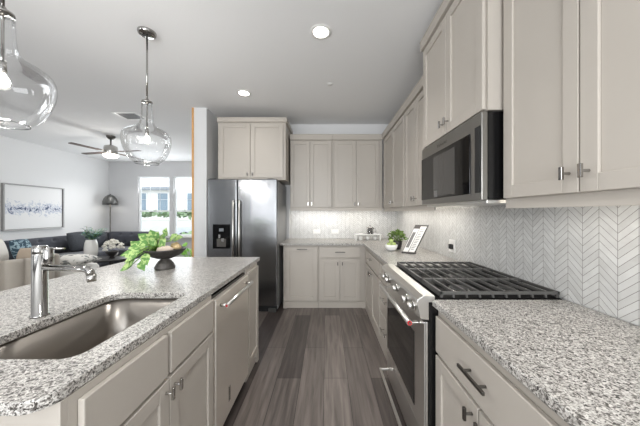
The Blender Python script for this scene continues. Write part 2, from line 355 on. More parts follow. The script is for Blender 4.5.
# tile backsplash
tr = struct('trim_2', MB().box((1.16, .2, .916), (1.168, 4.16, 1.44)), 'chev_r'); tr['label'] = 'white marble chevron tile backsplash on the right wall'
tb = struct('trim_3', MB().box((-.60, 4.16, .916), (1.168, 4.168, 1.44)), 'chev_b'); tb['label'] = 'white marble chevron tile backsplash on the back wall'
struct('trim_4', MB().box((-.612, 4.12, .916), (-.60, 4.168, 1.40)), 'trim')

# ---------------------------------------------------------------- cabinet pieces
FB = lambda Y0: (lambda u, d, z: (u, Y0-d, z))          # faces -Y
FR = lambda X0: (lambda u, d, z: (X0-d, u, z))          # faces -X
FI = lambda X0: (lambda u, d, z: (X0+d, u, z))          # faces +X
def fbox(mb, F, u0, u1, d0, d1, z0, z1): return mb.box(F(u0, d0, z0), F(u1, d1, z1))
def shaker(F, u0, u1, z0, z1, root, name='door', rail=.057, th=.019, rec=.009, m='cab'):
    mb = MB()
    fbox(mb, F, u0, u0+rail, .001, th, z0, z1); fbox(mb, F, u1-rail, u1, .001, th, z0, z1)
    fbox(mb, F, u0+rail, u1-rail, .001, th, z0, z0+rail); fbox(mb, F, u0+rail, u1-rail, .001, th, z1-rail, z1)
    fbox(mb, F, u0+rail, u1-rail, .001, th-rec, z0+rail, z1-rail)
    return mb.build(name, m, root, bevel=.0022)
def slab(F, u0, u1, z0, z1, root, name='drawer', th=.019, m='cab'):
    return fbox(MB(), F, u0, u1, .001, th, z0, z1).build(name, m, root, bevel=.003)
def knob(F, u, z, door, d0=.019, m='chrome'):
    mb = MB(); mb.tube([F(u, d0, z), F(u, d0+.024, z)], [.006, .0045], 10)
    fbox(mb, F, u-.006, u+.006, d0+.024, d0+.034, z-.023, z+.023)
    return mb.build('knob', m, door, bevel=.0015)
def pull(F, u0, u1, z, door, d0=.019, m='darknickel'):
    mb = MB(); h = (u1-u0)*.22
    for u in (u0+h, u1-h): mb.tube([F(u, d0, z), F(u, d0+.027, z)], .005, 10)
    fbox(mb, F, u0, u1, d0+.025, d0+.034, z-.006, z+.006)
    return mb.build('pull', m, door, bevel=.0015)
def carcass(F, u0, u1, z0, z1, depth, root, hollow=False):
    mb = MB()
    if not hollow: fbox(mb, F, u0, u1, 0, -depth, z0, z1)
    else:
        t = .018
        fbox(mb, F, u0, u0+t, 0, -depth, z0, z1); fbox(mb, F, u1-t, u1, 0, -depth, z0, z1)
        fbox(mb, F, u0+t, u1-t, 0, -depth, z0, z0+t); fbox(mb, F, u0+t, u1-t, -depth+t, -depth, z0+t, z1)
        fbox(mb, F, u0+t, u1-t, 0, -t, z0+t, z1-.001)
    return mb.build('body', 'cab_in', root, bevel=.001)
def crown(F, u0, u1, zb, zt, root, back, ret0=None, ret1=None):
    # fascia board with a small cove lip
    mb = MB(); pass
    h = zt-zb
    def prof(d, z): return [(0, zb), (.026, zb), (.030, zb+.006), (.030, zt-.008), (.034, zt-.006), (.034, zt), (0, zt)]
    pr = prof(0, 0); a0 = u0-(.0 if ret0 is None else .02); a1 = u1+(.0 if ret1 is None else .02)
    vs = [F(a0, d, z) for d, z in pr]+[F(a1, d, z) for d, z in pr]; n = len(pr)
    mb.add(vs, [tuple(range(n)), tuple(range(n, 2*n))[::-1]]+[(i, (i+1) % n, n+(i+1) % n, n+i) for i in range(n)])
    fbox(mb, F, u0, u1, 0, -back, zb, zt-.004)
    if ret0 is not None: fbox(mb, F, u0-.02, u0, 0, -ret0, zb, zt)
    if ret1 is not None: fbox(mb, F, u1, u1+.02, 0, -ret1, zb, zt)
    return mb.build('crown_moulding', 'cab', root)
def toe(F, u0, u1, root, foot0=False, foot1=False, d=.0, h=.10):
    mb = MB(); fbox(mb, F, u0, u1, d, d-.02, .001, h-.001)
    o = mb.build('toe_board', 'cab', root, bevel=.002)
    for fl, a, s in ((foot0, u0, 1), (foot1, u1, -1)):
        if fl:
            pts = [(0, .001), (.05, .001), (.055, .03), (.075, .06), (.11, .078), (.11, h-.002), (0, h-.002)]
            n = len(pts); vs = [F(a+s*p, d+.001, z) for p, z in pts]+[F(a+s*p, d+.016, z) for p, z in pts]
            MB().add(vs, [tuple(range(n)), tuple(range(n, 2*n))[::-1]]+[(i, (i+1) % n, n+(i+1) % n, n+i) for i in range(n)]).build('foot', 'cab', root)
def led(F, u0, u1, z, root, d=-.05):
    mb = fbox(MB(), F, u0, u1, d, d-.02, z-.008, z-.001); mb.build('under_light', 'strip', root)
    c = Vector(F((u0+u1)/2, d-.03, z-.014))
    a = area('under_cabinet_lamp', c, (0, 0, 0), abs(Vector(F(u1, 0, 0)).x-Vector(F(u0, 0, 0)).x)+.03, abs(Vector(F(u1, 0, 0)).y-Vector(F(u0, 0, 0)).y)+.03, (.9 if (.4 < u0 < 1.2 and d < -.06) else 2.3)*abs(u1-u0), (1, .96, .9))

DT, DB = 2.425, 1.423      # upper doors top / bottom
UZ0, UZ1 = 1.41, 2.45
# back wall uppers
F = FB(3.849)
for (a, b, d, lab) in ((-.553, .095, [(-.545, -.256), (-.246, .072)], 'two-door upper wall cabinet on the back wall beside the refrigerator'),
                       (.097, .85, [(.123, .446), (.456, .793)], 'two-door upper wall cabinet on the back wall next to the right corner')):
    t = thing('upper_cabinet', lab, 'cabinet', ((a+b)/2, 4.0, UZ0), 'wall cabinets')
    carcass(F, a, b, UZ0, UZ1, .318, t)
    for k, (p, q) in enumerate(d):
        dr = shaker(F, p, q, DB, DT, t, rail=.05); knob(F, (q-.022) if k == 0 else (p+.022), DB+.05, dr)
    crown(F, a, b, 2.445, 2.53, t, .31)
    mb = fbox(MB(), F, a, b, -.001, -.018, 1.372, UZ0-.001); mb.build('light_rail', 'cab', t)
    led(F, a+.05, b-.05, UZ0-.001, t)
# right wall uppers, low run
F = FR(.869)
for (a, b, d, lab) in ((2.76, 3.798, [(2.785, 3.262), (3.272, 3.75)], 'upper wall cabinet on the right wall nearest the far corner'),
                       (2.045, 2.758, [(2.065, 2.408), (2.418, 2.74)], 'upper wall cabinet on the right wall just beyond the microwave'),
                       (.49, 1.222, [(.505, .846), (.852, 1.212)], 'large upper wall cabinet closest to the camera on the right')):
    t = thing('upper_cabinet', lab, 'cabinet', (1.0, (a+b)/2, UZ0), 'wall cabinets')
    carcass(F, a, b, UZ0-.004, UZ1, .297, t)
    for k, (p, q) in enumerate(d):
        dr = shaker(F, p, q, DB-.018, DT, t); knob(F, (q-.03) if k == 0 else (p+.03), DB+.05, dr)
    crown(F, a, b, 2.445, 2.53, t, .29)
    mb = fbox(MB(), F, a, b, -.001, -.018, 1.357, UZ0-.005); mb.build('light_rail', 'cab', t)
    led(F, a+.06, b-.06, UZ0-.005, t, d=-.08)
# deep cabinet over microwave
F = FR(.793)
t = thing('upper_cabinet', 'deeper and taller two-door cabinet above the microwave', 'cabinet', (.98, 1.635, 1.84), 'wall cabinets')
carcass(F, 1.236, 2.035, 1.842, 2.66, .372, t)
for k, (p, q) in enumerate([(1.252, 1.632), (1.640, 2.02)]):
    dr = shaker(F, p, q, 1.85, 2.625, t); knob(F, (q-.03) if k == 0 else (p+.03), 1.92, dr)
crown(F, 1.236, 2.035, 2.65, 2.72, t, .36, .36, .36)
# cabinet over fridge
F = FB(3.549)
t = thing('upper_cabinet', 'tall deep two-door cabinet above the refrigerator', 'cabinet', (-1.05, 3.85, 1.797), 'wall cabinets')
carcass(F, -1.527, -.575, 1.80, 2.62, .615, t)
for k, (p, q) in enumerate([(-1.507, -1.072), (-1.062, -.61)]):
    dr = shaker(F, p, q, 1.832, 2.588, t); knob(F, (q-.03) if k == 0 else (p+.03), 1.875, dr)
crown(F, -1.53, -.575, 2.61, 2.672, t, .6, None, .6)

# base cabinets, back wall
F = FB(3.54)
t = thing('base_cabinet', 'base cabinet with a tall pull-out front beside the refrigerator', 'cabinet', (-.35, 3.8, 0), 'base cabinets')
carcass(F, -.605, -.112, .10, .883, .60, t)
dr = shaker(F, -.572, -.129, .108, .859, t, 'pull_out_front', rail=.06); pull(F, -.41, -.27, .83, dr)
toe(F, -.605, -.112, t, True, False)
t = thing('base_cabinet', 'base cabinet with one drawer over two doors on the back wall', 'cabinet', (.2, 3.8, 0), 'base cabinets')
carcass(F, -.110, .55, .10, .883, .60, t)
dr = slab(F, -.09, .468, .713, .859, t); pull(F, .12, .26, .79, dr)
for k, (p, q) in enumerate([(-.09, .184), (.192, .468)]):
    d = shaker(F, p, q, .108, .69, t, rail=.055); knob(F, (q-.028) if k == 0 else (p+.028), .63, d, m='darknickel')
toe(F, -.110, .55, t, False, True)
# base cabinets, right wall
F = FR(.542)
t = thing('base_cabinet', 'base cabinet with drawer and doors between the range and the far corner', 'cabinet', (.85, 3.0, 0), 'base cabinets')
carcass(F, 2.492, 3.519, .10, .883, .60, t)
dr = slab(F, 2.51, 3.40, .69, .842, t); pull(F, 2.88, 3.02, .79, dr, m='nickel')
for k, (p, q) in enumerate([(2.51, 2.951), (2.959, 3.40)]):
    d = shaker(F, p, q, .108, .67, t); knob(F, (q-.03) if k == 0 else (p+.03), .62, d)
toe(F, 2.492, 3.519, t)
t = thing('base_cabinet', 'base cabinet of three stacked drawers directly beyond the range', 'cabinet', (.85, 2.25, 0), 'base cabinets')
carcass(F, 2.022, 2.490, .10, .883, .60, t)
for (z0, z1, zp) in ((.69, .842, .775), (.40, .672, .56), (.108, .382, .28)):
    dr = slab(F, 2.035, 2.475, z0, z1, t); pull(F, 2.14, 2.32, zp, dr, m='nickel')
toe(F, 2.022, 2.490, t)
for (a, b, lab, hid) in ((.51, 1.222, 'base cabinet with drawer and doors nearest the camera right of the range', 0), (-.30, .508, 'base cabinet at the near end of the right counter', 1)):
    t = thing('base_cabinet', lab, 'cabinet', (.85, (a+b)/2, 0), 'base cabinets')
    carcass(F, a, b, .10, .883, .60, t); mid = (a+b)/2+.004
    dr = slab(F, a+.016, b-.012, .672, .842, t); pull(F, mid-.078, mid+.078, .765, dr)
    for k, (p, q) in enumerate([(a+.016, mid-.004), (mid+.004, b-.012)]):
        d = shaker(F, p, q, .108, .656, t); knob(F, (q-.03) if k == 0 else (p+.03), .615, d, m='darknickel')
    toe(F, a, b, t)
# island: sink base, end cabinet
F = FI(-.634)
IB = -1.27
t = thing('island_cabinet', 'near island cabinet under the sink, two false drawers over two doors', 'cabinet', (-.95, .98, 0), 'island cabinets')
carcass(F, .600, 1.388, .10, .884, .60, t, hollow=True)
for (p, q) in ((.640, .980), (1.000, 1.372)): slab(F, p, q, .70, .862, t, 'false_drawer')
for k, (p, q) in enumerate([(.640, .988), (.994, 1.372)]):
    d = shaker(F, p, q, .108, .686, t); knob(F, (q-.024) if k == 0 else (p+.024), .645, d, m='nickel')
toe(F, .600, 1.388, t, d=-.04)
MB().box((IB, .600, .001), (-1.243, 1.388, .884)).build('back_panel', 'cab_in', t)
t = thing('island_cabinet', 'narrow panelled cabinet at the far end of the island', 'cabinet', (-.95, 2.14, 0), 'island cabinets')
carcass(F, 1.985, 2.30, .10, .884, .60, t)
shaker(F, 2.0, 2.28, .108, .862, t, 'panel', rail=.05)
toe(F, 1.985, 2.30, t, False, True, d=-.0)
MB().box((IB, 1.985, .001), (-1.243, 2.30, .884)).build('back_panel', 'cab_in', t)

# ---------------------------------------------------------------- countertops
def rr(x0, x1, y0, y1, rs, n=8):    # rounded rect, rs = radii for corners (x1y0, x1y1, x0y1, x0y0)
    out = []
    for (cx, cy, a0, r) in ((x1-rs[0], y0+rs[0], -PI/2, rs[0]), (x1-rs[1], y1-rs[1], 0, rs[1]), (x0+rs[2], y1-rs[2], PI/2, rs[2]), (x0+rs[3], y0+rs[3], PI, rs[3])):
        for k in range(n+1):
            a = a0+PI/2*k/n; out.append((cx+r*math.cos(a), cy+r*math.sin(a)))
    return out
def slabhole(outer, inner, z0, z1):
    n = len(outer); V = [(x, y, z1) for x, y in outer]+[(x, y, z1) for x, y in inner]+[(x, y, z0) for x, y in outer]+[(x, y, z0) for x, y in inner]
    Fs = []
    for i in range(n):
        j = (i+1) % n
        Fs += [(i, j, n+j, n+i), (2*n+i, 3*n+i, 3*n+j, 2*n+j), (i, 2*n+i, 2*n+j, j), (n+i, n+j, 3*n+j, 3*n+i)]
    return MB().add(V, Fs)
SX0, SX1, SY0, SY1 = -1.108, -.728, .725, 1.325
ic = slabhole(rr(-1.75, -.634, .557, 2.405, (.055, .012, .02, .05)), rr(SX0, SX1, SY0, SY1, (.05, .028, .07, .07)), .885, .915)
tag(ic.build('island_countertop', 'granite', bevel=.003), 'speckled granite countertop on the island with the sink cut into it', 'countertop')
ct = MB().prism([(.513, -.3), (1.16, -.3), (1.16, 1.224), (.513, 1.224)], 2, .885, .915)
tag(ct.build('countertop', 'granite', bevel=.004), 'speckled granite countertop on the right, this side of the range', 'countertop')
ct = MB().prism([(-.645, 3.49), (.513, 3.49), (.513, 2.018), (1.16, 2.018), (1.16, 4.16), (-.645, 4.16)], 2, .885, .915)
tag(ct.build('countertop', 'granite', bevel=.004), 'L-shaped speckled granite countertop in the far corner beyond the range', 'countertop')

# ---------------------------------------------------------------- sink
t = thing('kitchen_sink', 'stainless steel undermount sink set in the island countertop', 'sink', (-.93, 1.03, .66))
n = 8; outl = []
R0 = (.055, .034, .075, .075)
levels = [(.0, .884, 1.0), (.0, .70, 1.0), (.012, .675, 1.0), (.04, .662, .9)]
rings = []
for ins, z, k in levels:
    rings.append([(x, y, z) for x, y in rr(SX0-.006+ins, SX1+.006-ins, SY0-.006+ins, SY1+.006-ins, [r for r in R0], n)])
vs = sum(rings, []); nn = len(rings[0]); fs = []
for i in range(len(rings)-1):
    for k in range(nn): fs.append((i*nn+k, i*nn+(k+1) % nn, (i+1)*nn+(k+1) % nn, (i+1)*nn+k))
fs.append(tuple((len(rings)-1)*nn+k for k in range(nn)))
fl = [(x, y, .8835) for x, y in rr(SX0-.022, SX1+.022, SY0-.022, SY1+.022, R0, n)]
mb = MB().add(vs, fs, True)
mb.add([p for p in fl]+rings[0], [(k, (k+1) % nn, nn+(k+1) % nn, nn+k) for k in range(nn)])
mb.build('bowl', 'sinksteel', t)
MB().lathe([(0, .6635), (.035, .6635), (.044, .666), (.044, .662)], (-.93, 1.10, 0), 24).build('drain', 'chrome', t)
# faucet
fx, fy = -1.172, 1.03
t = thing('kitchen_faucet', 'polished chrome single-handle faucet standing behind the sink', 'faucet', (fx, fy, .915))
MB().lathe([(0, .9155), (.030, .9155), (.030, .921), (.0245, .923), (.0235, 1.166), (.0225, 1.168), (.0235, 1.170), (.0235, 1.198), (.021, 1.201), (0, 1.201)], (fx, fy, 0), 32).build('body', 'chrome', t)
mb = MB().tube([(fx+.02, fy, 1.112), (fx+.18, fy, 1.106), (fx+.195, fy, 1.103), (fx+.205, fy, 1.095), (fx+.21, fy, 1.080)], [.0125, .0125, .014, .015, .015], 16)
mb.build('spout', 'chrome', t)
MB().tube([(fx+.21, fy, 1.082), (fx+.213, fy, 1.055)], [.0165, .0150], 16).build('nozzle', 'nickel', t)
MB().lathe([(0, 1.128), (.015, 1.128), (.0165, 1.132), (.0165, 1.190), (.014, 1.194), (0, 1.194)], (fx+.037, fy-.002, 0), 24).build('handle_hub', 'chrome', t)
MB().tube([(fx+.045, fy-.004, 1.186), (fx+.052, fy-.004, 1.190), (fx+.105, fy-.004, 1.191)], [.006, .005, .004], 10).build('lever', 'chrome', t)

# ---------------------------------------------------------------- dishwasher
t = thing('dishwasher', 'stainless steel dishwasher built into the island below the granite', 'dishwasher', (-.93, 1.69, 0))
MB().box((-1.24, 1.395, .02), (-.665, 1.978, .872)).build('tub', 'blackmatte', t)
d = MB().box((-.664, 1.397, .075), (-.612, 1.975, .852)).build('door', 'dwsteel', t, bevel=.004)
mb = MB().tube([(-.57, 1.44, .805), (-.57, 1.93, .805)], .0115, 16); h = mb.build('handle', 'steel', d)
for y in (1.455, 1.915): MB().tube([(-.612, y, .805), (-.572, y, .805)], .010, 12).build('bracket', 'nickel', d)
MB().tube([(-.57, 1.4375, .805), (-.57, 1.4398, .805)], .006, 16).build('medallion', 'badge', d)
MB().box((-.6118, 1.575, .155), (-.6095, 1.60, .245)).build('badge', 'chrome', d)
MB().box((-.67, 1.40, .001), (-.655, 1.97, .072)).build('kick_plate', 'blackmatte', t)
MB().box((-.66, 1.40, .853), (-.64, 1.972, .868)).build('control_strip', 'black', t)

# ---------------------------------------------------------------- refrigerator
t = thing('refrigerator', 'stainless steel side-by-side refrigerator with a black water dispenser', 'refrigerator', (-1.13, 3.7, 0))
MB().box((-1.593, 3.43, .03), (-.66, 4.15, 1.765)).build('body', mat('fridge_side', (170, 171, 172), .4, .5, noise=(5, .05)), t, bevel=.004)
dl = MB().box((-1.593, 3.36, .09), (-1.197, 3.425, 1.789)).build('door', 'fridge', t, bevel=.012, seg=3)
drr = MB().box((-1.189, 3.36, .09), (-.66, 3.425, 1.789)).build('door', 'fridge', t, bevel=.012, seg=3)
for (x, dd) in ((-1.232, dl), (-1.152, drr)):
    mb = MB().tube([(x, 3.318, .55), (x, 3.318, 1.50)], .014, 14)
    for z in (.58, 1.47): mb.tube([(x, 3.36, z), (x, 3.318, z)], .011, 10)
    mb.build('handle', 'steel', dd)
dp = MB().box((-1.515, 3.354, .86), (-1.285, 3.3595, 1.185)).build('dispenser', 'glassblack', dl, bevel=.003)
MB().box((-1.46, 3.3535, .885), (-1.34, 3.3538, .99)).build('tray', 'darknickel', dp)
MB().box((-1.435, 3.343, 1.0), (-1.41, 3.3539, 1.05)).build('paddle', 'nickel', dp); MB().box((-1.395, 3.343, .95), (-1.36, 3.3539, 1.0)).build('paddle', 'nickel', dp)
MB().box((-1.43, 3.3533, 1.09), (-1.37, 3.3538, 1.13)).build('display', mat('display_grey', (120, 124, 128), .3, noise=(5, .1)), dp)
MB().box((-.83, 3.3585, 1.715), (-.755, 3.3597, 1.727)).build('badge', 'chrome', drr)
MB().box((-1.58, 3.40, .008), (-.67, 3.43, .085)).build('grille', 'blackmatte', t)
for x in (-1.53, -.73): MB().box((x-.05, 3.375, .002), (x+.05, 3.41, .055)).build('foot', 'lampshade', t, bevel=.006)
for x in (-1.53, -.75): MB().box((x-.04, 3.38, 1.790), (x+.04, 3.50, 1.797)).build('hinge_cover', 'blackmatte', t)

# ---------------------------------------------------------------- microwave
t = thing('microwave', 'stainless over-the-range microwave with black glass door', 'microwave', (.95, 1.63, 1.40))
y0, y1 = 1.247, 2.03
MB().box((.80, y0, 1.405), (1.158, y1, 1.838)).build('body', 'black', t)
fr = MB().box((.768, y0, 1.40), (.799, y1, 1.838)).build('front', 'microsteel', t, bevel=.003)
g = MB().box((.7635, 1.345, 1.437), (.7675, y1-.006, 1.757)).build('door_glass', 'glassblack', fr, bevel=.001)
gl = MB().box((.7628, 1.50, 1.452), (.7634, 1.80, 1.73)).build('viewing_window', mat('micro_window', (62, 61, 60), .12, coat=.4, noise=(3, .1)), g)
MB().box((.7622, 1.735, 1.447), (.7627, 1.785, 1.492)).build('grey_square', 'ink', g)  # small plain grey square on the door glass
MB().box((.7640, 1.256, 1.437), (.7675, 1.300, 1.772)).build('handle_recess', 'blackmatte', fr, bevel=.001)
MB().box((.80, y0+.01, 1.383), (1.10, y1-.02, 1.402)).build('vent_panel', 'steel', t, bevel=.002)
def text(s, size, loc, rot, m, parent, root):
    cu = bpy.data.curves.new('lettering', 'FONT'); cu.body = s; cu.size = size; cu.extrude = .0003; cu.align_x = 'CENTER'; cu.materials.append(M[m])
    o = bpy.data.objects.new('lettering', cu); C.objects.link(o); o.parent = parent; o.location = Vector(loc)-Vector(root.location); o.rotation_euler = rot
    bpy.context.view_layer.update()
    me = bpy.data.meshes.new_from_object(o.evaluated_get(bpy.context.evaluated_depsgraph_get()))
    q = bpy.data.objects.new('lettering', me); C.objects.link(q); q.parent = parent; q.location = o.location; q.rotation_euler = rot
    bpy.data.objects.remove(o, do_unlink=True); q.name = 'lettering'; return q
text('KitchenAid', .03, (.7676, 1.68, 1.785), (PI/2, 0, -PI/2), 'darknickel', fr, t)

# ---------------------------------------------------------------- range
t = thing('gas_range', 'stainless slide-in gas range with five black burners and cast iron grates', 'range', (.85, 1.63, 0))
ry0, ry1 = 1.229, 2.012
MB().box((.50, ry0, .04), (1.15, ry1, .90)).build('body', 'black', t)
top = MB().prism([(.53, ry0), (1.15, ry0), (1.15, ry1), (.53, ry1)], 2, .901, .917).build('cooktop', 'pit', t, bevel=.003)
MB().prism([(.499, .812), (.460, .817), (.441, .900), (.447, .914), (.474, .930), (.529, .930), (.529, .900), (.499, .898)], 1, ry0, ry1).build('control_panel', 'steel', t, bevel=.0015)
for y in (1.30, 1.40, 1.60, 1.80, 1.90):
    c = Vector((.450, y, .862)); dr_ = Vector((-1, 0, -.16)).normalized()
    mb = MB().tube([c, c+dr_*.008], [.027, .026], 20); k = mb.build('knob', 'nickel', t)
    mb = MB().tube([c+dr_*.008, c+dr_*.034], [.020, .018], 20); e = c+dr_*.034
    mb.build('knob_grip', 'steel', k)
od = MB().box((.487, ry0+.006, .235), (.4995, ry1-.006, .80)).box((.478, ry0+.006, .235), (.487, ry1-.006, .80)).build('oven_door', 'steel', t, bevel=.003)
MB().box((.4755, 1.37, .29), (.4785, 1.965, .69)).build('oven_window', 'glassblack', od, bevel=.001)
mb = MB().tube([(.425, 1.29, .772), (.425, 1.965, .772)], .0145, 16)
mb.build('handle', 'steel', od)
for y in (1.315, 1.94): MB().box((.425, y-.012, .762), (.478, y+.012, .772)).build('bracket', 'steel', od, bevel=.004)
md = MB().tube([(.425, 1.2895, .772), (.425, 1.286, .772)], .0115, 20).build('medallion', 'badge', od)
MB().tube([(.425, 1.2858, .772), (.425, 1.2848, .772)], .006, 16).build('medallion_centre', 'chrome', md)
bd = MB().box((.482, ry0+.006, .055), (.4995, ry1-.006, .225)).build('warming_drawer', 'steel', t, bevel=.003)
mb = MB().box((.410, 1.30, .120), (.425, 1.955, .137))
for y in (1.307, 1.948): mb.box((.424, y-.007, .121), (.482, y+.007, .136))
mb.build('handle', 'steel', bd, bevel=.002)
MB().box((.52, ry0+.02, .002), (1.1, ry1-.02, .04)).build('plinth', 'blackmatte', t)
# burners
for (x, y, r) in ((.72, 1.375, .045), (.98, 1.375, .036), (.72, 1.885, .036), (.98, 1.885, .045), (.85, 1.63, .055)):
    b_ = MB().lathe([(r+.02, .9172), (r+.018, .922), (r+.004, .926), (0, .926)], (x, y, 0), 28).build('burner', 'nickel', t)
    MB().lathe([(r, .9262), (r+.001, .931), (r-.004, .934), (0, .9345)], (x, y, 0), 28).build('burner_cap', 'iron', b_)
# grates
for (a, b) in ((1.236, 1.490), (1.494, 1.748), (1.752, 2.004)):
    mb = MB(); x0, x1 = .560, 1.145; zt, zb = .948, .934; w_ = .0065
    for y in (a+w_, b-w_): mb.box((x0, y-w_, zb), (x1, y+w_, zt))
    mb.box((x0, a, .921), (x0+.012, b, zt)); mb.box((x1-.012, a, zb), (x1, b, zt))
    for k in range(8):
        x = .625+k*.0645
        mb.box((x-w_*.6, a+.011, zb+.002), (x+w_*.6, b-.011, zt+.003))
        if a < 1.3: mb.prism([(a-.004, .920), (a+.010, .920), (a+.016, zt), (a+.004, zt)], 0, x-w_*.6, x+w_*.6)
    for x in (x0+.006, x1-.006):
        for y in (a+.01, b-.01): mb.box((x-.006, y-.006, .9175), (x+.006, y+.006, zb))
    mb.build('grate', 'iron', t, bevel=.0015)

# ---------------------------------------------------------------- ceiling items
for i, (x, y) in enumerate(REC):
    lab = {0: 'round recessed light in the kitchen ceiling, the larger nearer one', 1: 'round recessed light in the ceiling in front of the refrigerator cabinet'}.get(i, 'added ceiling fill lamp without a fixture')
    if i > 1: continue
    t = thing('recessed_light', lab, 'ceiling light', (x, y, CZ), 'recessed ceiling lights')
    MB().lathe([(.062, CZ-.003), (.068, CZ-.006), (.085, CZ-.004), (.088, CZ-.0005)], (x, y, 0), 36).build('trim_ring', 'plastic', t)
    MB().lathe([(0, CZ-.0025), (.062, CZ-.0025)], (x, y, 0), 36).build('diffuser', 'led', t)
t = thing('ceiling_sprinkler', 'small round white sprinkler cover on the kitchen ceiling', 'sprinkler', (.04, 2.86, CZ))
MB().lathe([(0, CZ-.008), (.03, CZ-.007), (.034, CZ-.0005)], (.04, 2.86, 0), 24).build('cover', 'plastic', t)
t = thing('ceiling_vent', 'white rectangular air vent in the living area ceiling', 'vent', (-2.95, 3.8, CZ))
mb = MB().box((-3.12, 3.66, CZ-.008), (-3.09, 3.94, CZ-.0005)).box((-2.81, 3.66, CZ-.008), (-2.78, 3.94, CZ-.0005)).box((-3.09, 3.66, CZ-.008), (-2.81, 3.685, CZ-.0005)).box((-3.09, 3.915, CZ-.008), (-2.81, 3.94, CZ-.0005))
mb.build('frame', 'plastic', t)
mb = MB()
for k in range(9):
    y = 3.695+k*.026; mb.box((-3.09, y, CZ-.007), (-2.81, y+.012, CZ-.001))
mb.build('slats', 'lampshade', t)

# pendants
def pendant(x, y, lab):
    t = thing('pendant_light', lab, 'pendant light', (x, y, CZ), 'glass pendants over the island')
    MB().lathe([(0, CZ-.028), (.05, CZ-.028), (.062, CZ-.022), (.066, CZ-.008), (.066, CZ-.0005)], (x, y, 0), 32).build('canopy', 'chrome', t)
    MB().tube([(x, y, CZ-.028), (x, y, 2.255)], .007, 12).build('rod', 'chrome', t)
    MB().lathe([(0, 2.262), (.012, 2.26), (.016, 2.244), (.037, 2.238), (.039, 2.226), (.010, 2.224), (.006, 2.20), (.006, 2.02), (.013, 2.015), (.014, 1.965), (.010, 1.96), (0, 1.96)], (x, y, 0), 24).build('socket', 'chrome', t)
    prof = [(.037, 2.236), (.038, 2.18), (.040, 2.12), (.045, 2.08), (.056, 2.05), (.080, 2.028), (.115, 2.012), (.147, 1.993), (.166, 1.968), (.172, 1.935), (.168, 1.89), (.156, 1.84), (.134, 1.79), (.108, 1.755), (.084, 1.738)]
    MB().lathe(prof, (x, y, 0), 48).build('glass_shade', 'pendant', t, subsurf=1)
    MB().lathe([(.0835, 1.7395), (.0855, 1.7365), (.0835, 1.7335), (.0815, 1.7365), (.0835, 1.7395)], (x, y, 0), 48).build('rim', 'clearglass', t)
    MB().lathe([(0, 1.96), (.010, 1.958), (.013, 1.95), (.021, 1.937), (.023, 1.925), (.019, 1.91), (.009, 1.903), (0, 1.901)], (x, y, 0), 24).build('bulb', 'bulb', t)
    l = bpy.data.lights.new('pendant_lamp', 'POINT'); l.energy = 8; l.color = (1, .97, .93); l.shadow_soft_size = .035
    o = bpy.data.objects.new('pendant_lamp', l); C.objects.link(o); o.location = (x, y, 1.84)
pendant(-1.453, 2.04, 'clear glass pendant light hanging over the far half of the island')
pendant(-1.453, 1.13, 'clear glass pendant light cut off by the left edge of the photo')

# ceiling fan
t = thing('ceiling_fan', 'brushed nickel ceiling fan with four dark blades and a lit bowl', 'fan', (-4.1, 4.79, CZ))
c = (-4.1, 4.79, 0)
MB().lathe([(0, 2.73), (.04, 2.735), (.07, 2.77), (.072, CZ-.0005)], c, 28).build('canopy', 'darknickel', t)
MB().tube([(-4.1, 4.79, 2.735), (-4.1, 4.79, 2.62)], .014, 12).build('downrod', 'darknickel', t)
MB().lathe([(0, 2.63), (.04, 2.625), (.10, 2.60), (.108, 2.56), (.108, 2.46), (.10, 2.44), (0, 2.44)], c, 32).build('motor', 'nickel', t)
MB().lathe([(.115, 2.44), (.12, 2.425), (.10, 2.40), (.06, 2.385), (0, 2.38)], c, 32).build('light_bowl', 'glow', t)
l = bpy.data.lights.new('fan_lamp', 'POINT'); l.energy = 14; l.color = (1, .98, .95); l.shadow_soft_size = .09
o = bpy.data.objects.new('fan_lamp', l); C.objects.link(o); o.location = (-4.1, 4.79, 2.28)
for a in (-101, -11, 79, 169):
    R = Matrix.Rotation(math.radians(a), 3, 'Z') @ Matrix.Rotation(math.radians(5), 3, 'X')
    pl = [(.20, -.04), (.64, -.045), (.66, -.03), (.66, .03), (.64, .045), (.20, .04)]
    vs = [R @ Vector((x, y, .004)) for x, y in pl]+[R @ Vector((x, y, -.004)) for x, y in pl]; nn = 6
    bl = MB().add([v+Vector((-4.1, 4.79, 2.49)) for v in vs], [tuple(range(nn)), tuple(range(nn, 2*nn))[::-1]]+[(i, (i+1) % nn, nn+(i+1) % nn, nn+i) for i in range(nn)]).build('blade', 'blade', t)
    MB().add([v+Vector((-4.1, 4.79, 2.49)) for v in [R @ Vector(p) for p in [(.09, -.02, .012), (.26, -.03, .012), (.26, .03, .012), (.09, .02, .012), (.09, -.02, .005), (.26, -.03, .005), (.26, .03, .005), (.09, .02, .005)]]],
        [(0, 1, 2, 3), (4, 7, 6, 5), (0, 4, 5, 1), (1, 5, 6, 2), (2, 6, 7, 3), (3, 7, 4, 0)]).build('blade_bracket', 'nickel', bl)

# ---------------------------------------------------------------- art
t = thing('framed_painting', 'large abstract painting with blue-grey streaks on the left living wall', 'painting', (-6.15, 5.335, 1.45))
MB().box((-6.172, 4.81, 1.02), (-6.15, 5.86, 1.885)).build('canvas', 'art', t)
mb = MB()
for (a, b) in (((4.78, .99), (4.80, 1.91)), ((5.87, .99), (5.89, 1.91)), ((4.80, .99), (5.87, 1.01)), ((4.80, 1.89), (5.87, 1.91))): mb.box((-6.178, a[0], a[1]), (-6.125, b[0], b[1]))
mb.build('frame', mat('silver_frame', (150, 149, 147), .4, .4, noise=(5, .05)), t)

